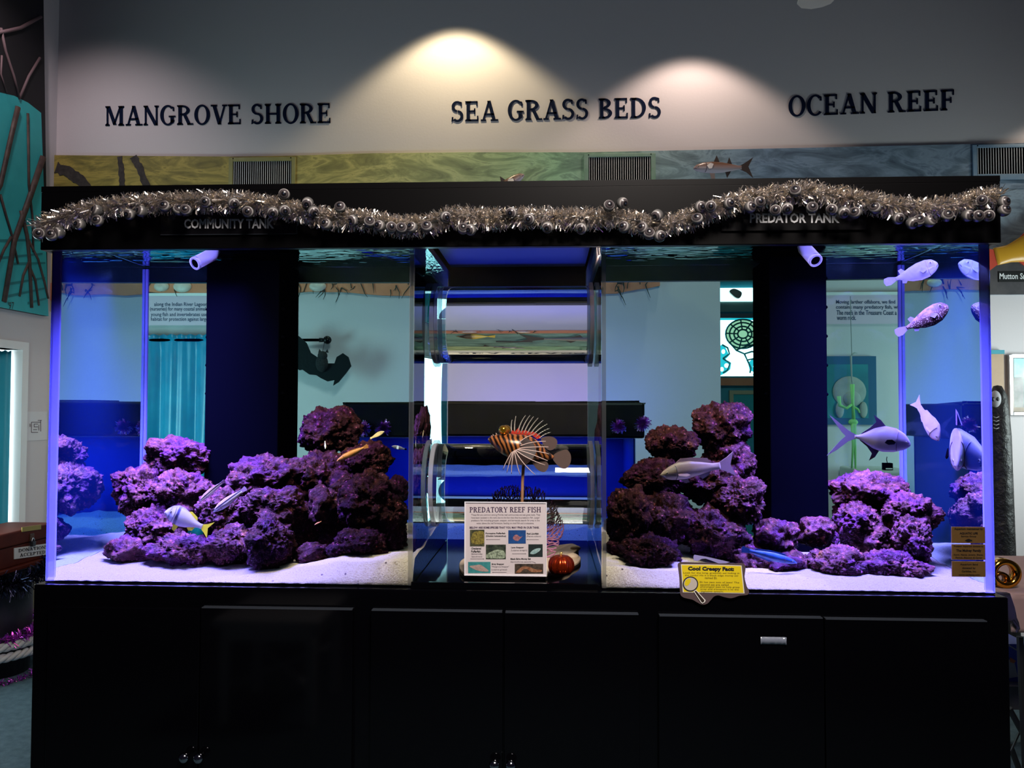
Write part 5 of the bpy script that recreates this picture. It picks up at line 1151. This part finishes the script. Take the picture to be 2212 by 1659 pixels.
# manatee picture, hanging lime skeleton, small cabinet
mp_ = thing('manatee_picture', 'dark blue framed picture of a grey manatee, seen through the right tank', 'picture', B(1840, 917, YW)); a, c = B(1768, 917, YW), B(1888, 770, YW)
MB().box((a.x, YW - .03, a.z), (c.x, YW - .003, c.z)).build('frame', M('deep_blue_frame', (.005, .09, .20), .5), mp_)
MB().box((a.x + .04, YW - .034, a.z + .04), (c.x - .05, YW - .029, c.z - .05)).build('painting', M('blue_green_water', (.005, .14, .19), .5, noise_=(4, (.01, .22, .26))), mp_)
MAN = M('manatee_grey', (.22, .26, .24), .6, noise_=(12, (.34, .36, .32)))
q = B(1830, 850, YW); o = MB().ball((q.x, YW - .036, q.z + .01), (.10, .012, .095), 24, 14).ball((q.x + .01, YW - .042, q.z - .03), (.055, .014, .05), 18, 12).ball((q.x - .06, YW - .04, q.z - .10), (.025, .008, .05), 12, 8).ball((q.x + .08, YW - .04, q.z - .10), (.025, .008, .05), 12, 8).build('manatee', MAN, mp_, True)
LIME = M('lime_plastic', (.30, .75, .25), .4)
sk = thing('hanging_skeleton', 'lime green plastic skeleton hanging in front of the manatee picture', 'skeleton', B(1844, 1000, YW - .25)); D = lambda x, y: B(x, y, YW - .25)
MB().tube([D(1837, 640), D(1838, 700), D(1840, 770)], .0022, 6).build('cord', M('grey_cord', (.25, .28, .28), .7), sk)
random.seed(2); MB().tube([D(1840, 766), D(1846, 762), D(1852, 763)], [.006, .004, .001], 6).tube([D(1838, 768), D(1840, 820), D(1843, 836)], [.006, .004, .003], 6).build('knot', M('grey_cord2', (.35, .40, .40), .7), sk)
MB().tube([D(1841, 830), D(1842, 870), D(1844, 905)], [.013, .008, .010], 10).build('spine', LIME, sk, True); MB().ball(D(1843, 912), (.028, .012, .020), 12, 8).build('pelvis', LIME, sk, True)
MB().tube([D(1812, 856), D(1814, 876), D(1829, 882), D(1840, 874)], [.012, .010, .009, .008], 8).build('arm', LIME, sk, True); MB().tube([D(1842, 878), D(1853, 884), D(1857, 892)], [.008, .007, .005], 8).build('arm', LIME, sk, True)
MB().tube([D(1842, 915), D(1843, 960), D(1840, 1012)], [.013, .008, .005], 8).build('leg', LIME, sk, True); MB().tube([D(1845, 915), D(1847, 960), D(1848, 1012)], [.013, .008, .005], 8).build('leg', LIME, sk, True)
cbn = thing('low_cabinet', 'low pale cabinet below the manatee picture', 'cabinet', (B(1900, 1020, 2.7).x, 2.7, 0)); q0, q1 = B(1872, 1018, 2.6), B(1990, 1018, 2.6)
MB().box((q0.x, 2.6, .02), (q1.x, 3.0, q0.z)).build('carcass', M('pale_cabinet', (.50, .55, .52), .5), cbn, bevel=.01)
MB().box((q0.x - .01, 2.58, 0), (q1.x + .01, 3.01, .06)).build('plinth', MATTE, cbn)
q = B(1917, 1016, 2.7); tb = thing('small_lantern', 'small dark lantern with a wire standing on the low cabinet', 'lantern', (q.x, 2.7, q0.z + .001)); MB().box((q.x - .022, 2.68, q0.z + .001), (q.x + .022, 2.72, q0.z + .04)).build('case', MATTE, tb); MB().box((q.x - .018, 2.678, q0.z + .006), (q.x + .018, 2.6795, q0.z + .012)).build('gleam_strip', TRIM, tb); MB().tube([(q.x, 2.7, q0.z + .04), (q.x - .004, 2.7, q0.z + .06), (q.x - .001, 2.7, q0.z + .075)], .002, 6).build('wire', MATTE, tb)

# ------------------------------------------------------------------ the third tank, behind
FY = 1.62
fx0, fx1 = B(742, 905, FY).x, B(1393, 905, FY).x; fz1, fz0 = B(850, 869, FY).z, B(850, 945, FY).z
bx0, bx1 = B(757, 960, FY).x, B(1374, 960, FY).x
ft_ = thing('far_tank', 'third tank in the back, black lid and deep blue glow, between the two front tanks', 'aquarium', ((fx0 + fx1) / 2, FY + .25, 0))
lm = MB().box((fx0, FY, fz0), (fx1, FY + .03, fz1)).box((fx0, FY + .03, fz0), (fx0 + .03, FY + .56, fz1)).box((fx1 - .03, FY + .03, fz0), (fx1, FY + .56, fz1)).box((fx0 + .03, FY + .03, fz1 - .02), (fx1 - .03, FY + .40, fz1))
lm.build('lid', BLACK, ft_, bevel=.012); MB().box((fx0 + .4, FY + .06, fz1), (fx0 + .85, FY + .3, fz1 + .008)).build('lid_flap', BLACK, ft_)
fb = .62
DB = M('blue_backing', (.01, .03, .42), .5)
MB().box((bx0, FY + .50, fb), (bx1, FY + .51, fz0 - .002)).build('backing', DB, ft_); MB().box((bx0 + .001, FY + .03, fb), (bx0 + .008, FY + .50, fz0 - .002)).box((bx1 - .008, FY + .03, fb), (bx1 - .001, FY + .50, fz0 - .002)).build('end_panes', DB, ft_)
ACR2 = glass('far_pane_acrylic', 1.02, (.62, .82, 1.0)); MB().box((bx0 + .001, FY + .012, fb), (bx1 - .001, FY + .02, fz0 - .002)).build('front_pane', ACR2, ft_)
v = []; f = []; nx, ny = 60, 16
for j in range(ny + 1):
    for i in range(nx + 1): x = bx0 + .01 + (bx1 - bx0 - .02) * i / nx; y = FY + .03 + .46 * j / ny; v.append((x, y, fb + .16 + .10 * j / ny + .03 * noise.noise(Vector((x * 5, y * 5, 2))) + .012 * noise.noise(Vector((x * 18, y * 18, 2)))))
for j in range(ny):
    for i in range(nx): a_ = j * (nx + 1) + i; f.append((a_, a_ + 1, a_ + nx + 2, a_ + nx + 1))
MB().add(v, f).build('sand', SAND, ft_, True)
MB().box((fx0 - .01, FY - .01, 0), (fx1 + .01, FY + .55, fb)).build('stand', GLOSS, ft_, bevel=.004)
light('far_tank_lamp', 'AREA', ((bx0 + bx1) / 2, FY + .26, fz0 - .01), 3.2, (.20, .26, 1.0), bx1 - bx0 - .2, .2, aim=((bx0 + bx1) / 2, FY + .26, 0), seen=False)
PTIN = foil('purple_foil', (1.0, .55, 1.0), (.80, .30, .95))
def pom(px, py, r, label):
    q = B(px, py, FY - .035); mb2 = MB(); random.seed(int(px))
    for _ in range(260):
        d_ = Vector((random.gauss(0, 1), random.gauss(0, 1), random.gauss(0, 1))).normalized(); e = q + d_ * r * random.uniform(.5, 1); s = d_.cross(Vector((random.random(), random.random(), 1))).normalized() * .0028
        mb2.add([q + d_ * r * .1 - s, q + d_ * r * .1 + s, e + s, e - s], [(0, 1, 2, 3)])
    me = bpy.data.meshes.new('tinsel_pompom'); me.from_pydata(mb2.v, [], mb2.f); o = link('tinsel_pompom', me, PTIN); tag(o, label, 'pompom', 'purple tinsel pompoms on the far lid')
pom(785, 926, .040, 'purple tinsel pompom on the far lid, leftmost, beside the tall brown rock'); pom(828, 924, .042, 'purple tinsel pompom on the far lid, above the tiny tan fish'); pom(1336, 921, .040, 'purple tinsel pompom on the far lid, right of the gap'); pom(1388, 915, .042, 'pinkish tinsel pompom on the right end of the far lid')

# ------------------------------------------------------------------ left side of the picture
XM = XL + .035
def Lp(px, py, d=0): return LX(px, py, XM + d)
lmur = thing('mangrove_mural', 'tall mangrove root mural on the left wall, black above and turquoise below', 'mural', Lp(40, 680))
SEA = M('turquoise_paint', (.02, .36, .40), .55, noise_=(2.2, (.04, .50, .52)))
NIGHT = M('night_paint', (.006, .005, .007), .7)
yb_, yt_ = Lp(104, 682), Lp(88, 100); yl_ = 1.2; zb0 = Lp(104, 683).z
MB().prism([(XM, yl_, zb0), (XM, yb_.y, zb0), (XM, yt_.y, ZC - .3), (XM, yl_, ZC - .3)], (-.03, 0, 0)).build('board', NIGHT, lmur)
wl = [Lp(88, 244), Lp(60, 222), Lp(30, 207), Lp(0, 200), Lp(-60, 195)]
MB().prism([(XM + .003, yl_, zb0), (XM + .003, yb_.y, zb0)] + [(XM + .003, q.y if i else min(q.y, yb_.y), q.z) for i, q in enumerate(wl)] + [(XM + .003, yl_, wl[-1].z)], (-.0028, 0, 0)).build('sea', SEA, lmur)
STK = M('root_brown', (.030, .016, .014), .6, noise_=(20, (.08, .045, .035))); PIN = M('pale_branch', (.16, .10, .11), .7); DKS = M('shadow_teal_stroke', (.01, .20, .22), .6)
kk_ = .0027
for pth, r in (([(92, 340), (62, 430), (30, 520), (8, 652)], 6), ([(38, 232), (22, 300), (0, 400), (-15, 430)], 5), ([(60, 245), (62, 400), (70, 470), (72, 545)], 2.5), ([(0, 420), (14, 470), (26, 510), (39, 570)], 2.5), ([(45, 455), (58, 510), (63, 560), (68, 665)], 4), ([(62, 520), (82, 560), (96, 610), (104, 645)], 2.5), ([(65, 580), (76, 605), (84, 660)], 2.5), ([(63, 565), (50, 595), (42, 640)], 2.5), ([(24, 512), (8, 540), (-4, 570)], 2.5)):
    MB().tube([Lp(x, y, .006) for x, y in pth], [r * 1.3 * kk_ * s for s in [1 - .3 * i / len(pth) for i in range(len(pth))]], 8).build('root', STK, lmur, True)
for pth, r in (([(-10, 72), (20, 66), (45, 60), (88, 36)], 4), ([(2, 60), (12, 110), (30, 165), (42, 215)], 3), ([(86, 125), (62, 165), (42, 212)], 3), ([(4, 120), (2, 160), (14, 200)], 2)):
    MB().tube([Lp(x, y, .004) for x, y in pth], r * kk_, 8).build('branch', PIN, lmur, True)
for x0, y0, x1, y1 in ((0, 520, 88, 518), (0, 558, 92, 548), (30, 570, 98, 568), (10, 615, 98, 600), (18, 640, 100, 622), (60, 655, 100, 645)):
    MB().prism([Lp(x0, y0 - 3, .0042), Lp(x1, y1 - 2, .0042), Lp(x1, y1 + 2, .0042), Lp(x0, y0 + 3, .0042)], (-.001, 0, 0)).build('ripple', DKS, lmur)
q = [Lp(17, 668, .0045), Lp(30, 668, .0045), Lp(17, 652, .0045)]; text('\'97', *q, BLK, lmur, .0012, name='date')
ol = MB().box((XL, WY1 + .30, zb0 + .04), (XL + .03, YW - .03, A2(1100, 421).z)).build('trim_3', M('cream_trim', (.60, .52, .30), .6)); tag(ol, kind='structure')
pl_ = thing('floor_plan', 'white floor plan sheet on the left wall beside the window', 'notice', LX(75, 952, XL)); LW = lambda x, y, d: LX(x, y, XL + d)
MB().prism([LW(48, 953, .003), LW(103, 950, .003), LW(103, 889, .003), LW(48, 889, .003)], (-.0026, 0, 0)).build('sheet', M('paper_white', (.68, .67, .70), .7), pl_)
ln_ = MB()
for x0, y0, x1, y1 in ((68, 912, 88, 912), (88, 908, 88, 932), (68, 912, 68, 934), (68, 934, 82, 934), (74, 916, 82, 916), (74, 916, 74, 922), (74, 922, 82, 922), (82, 908, 90, 908), (65, 915, 65, 922), (84, 918, 84, 930), (72, 928, 80, 928)):
    a_, c_ = LW(x0, y0, .0045), LW(x1, y1, .0045); ln_.tube([a_, c_], .0018, 4)
ln_.build('plan_lines', M('plan_ink', (.10, .06, .08), .7), pl_)
# chest on its pilings
CHX = XL + .50
ch = thing('donation_chest', 'dark red wooden chest with a DONATIONS ACCEPTED plate, at the left edge', 'chest', LX(40, 1212, CHX)); WOODR = M('red_brown_wood', (.060, .009, .005), .5, spec=.12, noise_=(8, (.09, .016, .008)))
Lc = lambda x, y, d=0: LX(x, y, CHX + d)
q0, q1 = Lc(-20, 1180), Lc(112, 1180); zc0, zc1, zc2 = Lc(60, 1214).z, Lc(60, 1172).z, Lc(60, 1141).z
MB().box((CHX - .26, q0.y, zc0), (CHX, q1.y, zc1)).build('box', WOODR, ch, bevel=.004); MB().box((CHX - .27, q0.y - .01, zc1 + .002), (CHX + .008, q1.y + .01, zc2)).build('lid', WOODR, ch, bevel=.008)
def lplate(x0, y0, x1, y1, d, mat, nm, th=.004): MB().prism([Lc(x0, y1, d), Lc(x1, y1 - (x1 - x0) * .14, d), Lc(x1, y0 - (x1 - x0) * .14, d), Lc(x0, y0, d)], (-th, 0, 0)).build(nm, mat, ch)
lplate(31, 1184, 104, 1208, .004, M('white_plate', (.60, .62, .64), .5), 'name_plate'); lplate(48, 1139, 89, 1149, .012, M('brass_plate', (.45, .30, .08), .35, .6), 'brass_plate')
def lser(body, x0, x1, y0, y1): serif(body, Lc(x0, y1, .0045), Lc(x1, y1 - (x1 - x0) * .14, .0045), Lc(x0, y0, .0045), BLK, ch, .001, 'lettering', .08, one=True)
lser('DONATIONS', 40, 103, 1186, 1193); lser('ACCEPTED', 43, 98, 1196, 1203)
p_ = Lc(70, 1166, .014); MB().box((p_.x - .008, p_.y - .018, p_.z - .008), (p_.x, p_.y + .018, p_.z + .035)).build('hasp', M('bronze', (.12, .06, .04), .4, .7), ch, bevel=.004)
MB().box((p_.x - .004, p_.y - .014, p_.z - .035), (p_.x + .012, p_.y + .014, p_.z - .008)).build('padlock', M('dark_lock', (.05, .05, .06), .3, .8), ch, bevel=.003); MB().tube([(p_.x + .004, p_.y + .010 * cos(pi * i / 8), p_.z - .009 + .018 * sin(pi * i / 8)) for i in range(9)], .003, 8).build('shackle', STEEL, ch, True)
PX_, PY_ = CHX - .13, (q0.y + q1.y) / 2
DKW = M('dark_wet_wood', (.012, .012, .018), .45, noise_=(10, (.03, .028, .035))); CRM = M('pale_post', (.40, .34, .22), .6)
pl1 = thing('dock_piling', 'thick dark dock piling under the chest, wrapped in white rope', 'piling', (PX_, PY_, 0)); MB().lathe([(.15, 0), (.16, .3), (.155, .55), (.17, zc0 - .022)], 28, (PX_, PY_, 0)).build('post', DKW, pl1, True); MB().box((CHX - .30, q0.y - .03, zc0 - .021), (CHX + .03, q1.y + .02, zc0 - .001)).build('cap_board', WOODR, pl1, bevel=.003)
q = LX(64, 1340, CHX - .30); pl2 = thing('dock_piling', 'thin pale post beside the dark piling, next to the cabinet', 'piling', (q.x, q.y, 0)); MB().lathe([(.05, 0), (.05, .5), (.052, zc0 - .03)], 20, (q.x, q.y, 0)).build('post', CRM, pl2, True)
BUC = M('dark_bucket', (.006, .007, .012), .3)
ROPEM = M('white_rope', (.72, .72, .76), .7)
rp = thing('rope_coil', 'thick white twisted rope wound around the dark piling', 'rope', (PX_, PY_, .3))
zr1 = LX(35, 1393, CHX).z
for lev, nm in ((zr1 + .032, 'rope_turn'), (zr1 - .022, 'rope_turn')):
    mb2 = MB(); R0 = .245
    for s_ in range(3):
        pth = []
        for i in range(200): t_ = 2 * pi * i / 199; a_ = t_ * 14 + s_ * 2 * pi / 3; rr_ = R0 + .013 * cos(a_); pth.append((PX_ + rr_ * cos(t_) * .95, PY_ + rr_ * sin(t_) * 1.15, lev + .013 * sin(a_)))
        mb2.tube(pth, .0115, 7, False)
    mb2.build(nm, ROPEM, rp, True)
def ringtin(z, R0, r, cnt, mat, label, nm='tinsel_wreath'):
    mb2 = MB(); tinsel(mb2, [(PX_ + R0 * cos(t_) * .95, PY_ + R0 * sin(t_) * 1.15, z + .02 * sin(3 * t_)) for t_ in [2 * pi * i / 40 for i in range(41)]], r, cnt, wd=.003)
    me = bpy.data.meshes.new(nm); me.from_pydata(mb2.v, [], mb2.f); o = link(nm, me, mat); tag(o, label, 'tinsel')
PUR = foil('magenta_foil', (.55, .08, .65), (.75, .12, .70)); BLKF = foil('black_foil', (.015, .015, .03), (.06, .06, .12))
random.seed(31)
ringtin(LX(35, 1358, CHX).z, .24, .055, 1500, PUR, 'purple tinsel ring above the white rope on the piling'); ringtin(LX(35, 1447, CHX).z, .25, .04, 900, PUR, 'purple tinsel ring near the floor at the piling foot'); ringtin(LX(35, 1243, CHX).z, .24, .085, 2200, BLKF, 'shiny black tinsel hanging right under the chest')

# ------------------------------------------------------------------ right side of the picture
TY = .72
tbl = thing('folding_table', 'small table under a pale pink cloth beyond the right end of the cabinet', 'table', A(2260, 1600, TY)); q = A(2180, 1283, TY); q2 = A(2196, 1366, TY)
PINK = M('pink_cloth', (.30, .20, .20), .8, noise_=(5, (.35, .24, .24)))
TQ = q; MB().box((q.x, TY, q.z - .02), (q.x + .7, TY + .7, q.z)).build('tabletop', PINK, tbl, bevel=.01)
dr = curtain('skirt', PINK, (q.x + .004, TY + .004, 0), (q.x + .70, TY + .004, 0), q.z - .004, q2.z, .012, 4, (0, 1, 0), tbl, 12, 80, 8)
LEGM = M('black_table_leg', (.006, .006, .007), .4)
for (x0, y0), (x1, y1), dy in (((2203, 1375), (2215, 1659), .1), ((2180, 1530), (2240, 1640), .25), ((2182, 1610), (2212, 1690), .35), ((2212, 1560), (2176, 1640), .3)):
    a_, c_ = A(x0, y0, TY + dy), A(x1, y1, TY + dy); MB().tube([a_, c_], .011 if x0 != 2212 else .004, 8).build('leg', LEGM, tbl)
TZ = TQ.z
rb = thing('gold_ring', 'shiny gold ring ornament standing on the pink table by the right tank', 'ornament', A(2172, 1288, TY + .10)); q = A(2168, 1257, TY + .10); R0 = .050
pr = [(R0 * .62, -.02), (R0 * .98, -.022), (R0, 0), (R0 * .98, .022), (R0 * .62, .02), (R0 * .58, 0), (R0 * .62, -.02)]
mb2 = MB().lathe(pr, 48, (q.x, TY + .10, TZ + R0), 'y'); mb2.f = mb2.f[:-2]; mb2.build('band', M('polished_gold', (.85, .42, .05), .12, 1), rb, True)
mb2 = MB().lathe([(r * .55, h * .8) for r, h in pr], 32, (q.x - .014, TY + .10, TZ + R0 * .56), 'y'); mb2.f = mb2.f[:-2]; mb2.build('inner_curl', M('dark_gold', (.30, .12, .02), .2, 1), rb, True)
cl = thing('black_cloth', 'ragged black cloth hanging over the table edge by the cabinet corner', 'cloth', A(2190, 1300, TY)); BKC = M('black_gauze', (.004, .004, .005), .8)
pts = [(2160, 1282), (2182, 1282), (2192, 1312), (2196, 1330), (2198, 1348), (2190, 1338), (2184, 1342), (2170, 1340)]
MB().prism([A(x, y, TY - .022) for x, y in pts], (0, .02, 0)).build('drape', BKC, cl)
for pth in ([(2190, 1330), (2197, 1345), (2200, 1358), (2196, 1366)], [(2186, 1338), (2192, 1345), (2198, 1352)], [(2182, 1338), (2184, 1346)]): MB().tube([A(x, y, TY - .015) for x, y in pth], [.006, .0055, .005, .002][:len(pth)], 6).build('tatter', BKC, cl)
bxx = thing('toy_box', 'blue and white cardboard box standing under the pink table', 'box', A(2195, 1480, 1.2)); a_, c_ = A(2150, 1472, 1.2), A(2225, 1392, 1.2)
MB().box((a_.x, 1.2, a_.z), (c_.x, 1.5, c_.z)).build('carton', M('blue_carton', (.02, .04, .45), .5, noise_=(5, (.03, .06, .55))), bxx)
MB().prism([A(x, y, 1.198) for x, y in ((2178, 1425), (2190, 1425), (2199, 1462), (2180, 1465))], (0, .0015, 0)).prism([A(x, y, 1.198) for x, y in ((2180, 1393), (2200, 1405), (2200, 1408), (2180, 1396))], (0, .0015, 0)).build('printed_patch', M('patch_grey', (.40, .40, .50), .5), bxx); MB().prism([A(x, y, 1.197) for x, y in ((2182, 1420), (2195, 1428), (2190, 1433), (2182, 1430))], (0, .0014, 0)).build('printed_patch', M('patch_orange', (.55, .16, .08), .5), bxx)
stb = thing('low_shelf', 'dark low shelf that carries the blue box', 'shelf', (a_.x, 1.3, 0)); MB().box((a_.x - .02, 1.15, a_.z - .09), (c_.x + .2, 1.55, a_.z - .001)).build('board', M('dark_grey_board', (.05, .05, .06), .5), stb)
for x in (a_.x + .0, c_.x + .16): MB().box((x, 1.2, 0), (x + .03, 1.5, a_.z - .09)).build('leg', LEGM, stb)
rpn_ = thing('reaper_decoration', 'tall black hooded skeleton figure against the right wall', 'decoration', A(2160, 1240, 2.4)); RK = M('reaper_black', (.006, .006, .007), .45, bump=(14, .8, .02)); BONE = M('bone_grey', (.42, .42, .45), .6)
zr_ = A(2160, 832, 2.4).z; cxr = A(2156, 900, 2.4).x; wr = .055
MB().lathe([(.10, 0.0), (.085, .25), (.075, .5), (.07, .8), (.062, zr_ - .28), (.055, zr_ - .16), (.046, zr_ - .06), (.02, zr_ - .005), (.001, zr_)], 20, (cxr, 2.4, 0)).build('robe', RK, rpn_, True)
R4 = lambda x, y, d=.055: A(x, y, 2.4 - d)
q = R4(2150, 862, .045); MB().ball(q, (.030, .02, .046), 16, 12).build('skull', BONE, rpn_, True)
for x, y, r in ((2145, 862, .010), (2155, 862, .010)): MB().ball(R4(x, y, .062), (r, .006, r * 1.2), 10, 8).build('eye_socket', RK, rpn_, True)
for y in (900, 908, 916, 924): MB().tube([R4(2146, y, .075), R4(2152, y + 2.5, .078), R4(2158, y, .075)], .0022, 6).build('rib', BONE, rpn_)
wp = thing('door_panel', 'narrow tan wooden panel with a teal top behind the hooded figure', 'panel', A(2154, 1200, YW - .02)); a_, c_ = A(2118, 1300, YW - .02), A(2166, 765, YW - .02)
MB().box((a_.x, YW - .03, .1), (c_.x, YW - .002, c_.z)).build('wood', M('tan_wood', (.38, .24, .14), .5, noise_=(4, (.45, .30, .18))), wp); MB().box((a_.x, YW - .04, c_.z), (c_.x, YW - .002, c_.z + .025)).build('header', TEAL, wp)
fp = thing('framed_photograph', 'silver-framed grey picture at the right edge, beside the hooded figure', 'picture', A(2230, 897, YW)); F_ = lambda x, y, d: A(x, y, YW - d); a_, c_ = F_(2180, 897, .02), F_(2300, 766, .02)
SLV = M('silver_frame', (.45, .45, .47), .35, .8)
MB().box((a_.x, YW - .03, a_.z), (a_.x + .022, YW - .002, c_.z)).box((a_.x + .022, YW - .03, a_.z), (c_.x, YW - .002, a_.z + .022)).box((a_.x + .022, YW - .03, c_.z - .022), (c_.x, YW - .002, c_.z)).build('frame', SLV, fp, bevel=.003)
MB().box((a_.x + .022, YW - .014, a_.z + .022), (c_.x, YW - .004, c_.z - .022)).build('picture_sheet', M('grey_picture', (.20, .20, .20), .08, noise_=(9, (.34, .34, .32))), fp)
MB().box((a_.x + .022, YW - .016, a_.z + .022), (a_.x + .034, YW - .0145, c_.z - .022)).box((a_.x + .034, YW - .016, a_.z + .022), (c_.x, YW - .0145, a_.z + .05)).build('mat', M('tan_mat', (.40, .33, .27), .6), fp)
MB().box((a_.x + .036, YW - .0165, A(2190, 815, YW).z), (c_.x, YW - .0148, c_.z - .024)).build('glazing', M('sky_picture', (.25, .62, .72), .3, noise_=(6, (.70, .85, .90))), fp)

# ceiling fan whose blade tip shows at the top
fan = thing('ceiling_fan', 'white ceiling fan, only one rounded blade tip showing at the top edge', 'fan', (A(1760, 0, .9).x, .2, 2.9)); FANW = M('fan_white', (.85, .80, .76), .5)
tp0 = A(1758, 20, 1.05); hub = Vector((tp0.x - .12, tp0.y - .62, tp0.z + .03))
MB().tube([hub + Vector((0, 0, .06)), (hub.x, hub.y, ZC)], .014, 12).build('downrod', FANW, fan); MB().lathe([(.02, .09), (.09, .07), (.10, 0), (.07, -.05), (.01, -.06)], 24, hub).build('motor', FANW, fan, True)
for k_ in range(4):
    an = math.atan2(tp0.y - hub.y, tp0.x - hub.x) + k_ * pi / 2; d_ = Vector((cos(an), sin(an), 0)); n_ = Vector((-d_.y, d_.x, 0)); L_ = .632
    out_ = [(.10, -.035), (.20, -.06), (L_ - .05, -.075), (L_ - .012, -.06), (L_, -.03), (L_ - .004, .01), (L_ - .03, .05), (L_ - .07, .07), (.20, .06), (.10, .035)]
    MB().prism([hub + d_ * x + n_ * y + Vector((0, 0, -.03 - y * .12)) for x, y in out_], (0, 0, .008)).build('blade', FANW, fan, bevel=.002)

# white stool in the room in front, seen only as a reflection in the cabinet doors
st = thing('white_stool', 'small white painted table, seen only as a faint reflection in the cabinet doors', 'table', (-1.27, -1.78, 0)); WP = M('white_paint', (.75, .76, .80), .5)
MB().box((-1.50, -2.02, .44), (-1.02, -1.54, .47)).build('top', WP, st, bevel=.004); MB().box((-1.47, -1.99, .37), (-1.05, -1.57, .44)).build('apron', WP, st)
for x, y in ((-1.47, -1.60), (-1.08, -1.60), (-1.47, -1.99), (-1.08, -1.99)): MB().box((x, y, 0), (x + .04, y + .04, .37)).build('leg', WP, st)
MB().tube([(-1.45, -1.97, .24), (-1.06, -1.58, .16)], .014, 8).build('stretcher', WP, st); MB().tube([(-1.06, -1.97, .24), (-1.45, -1.58, .16)], .014, 8).build('stretcher', WP, st)
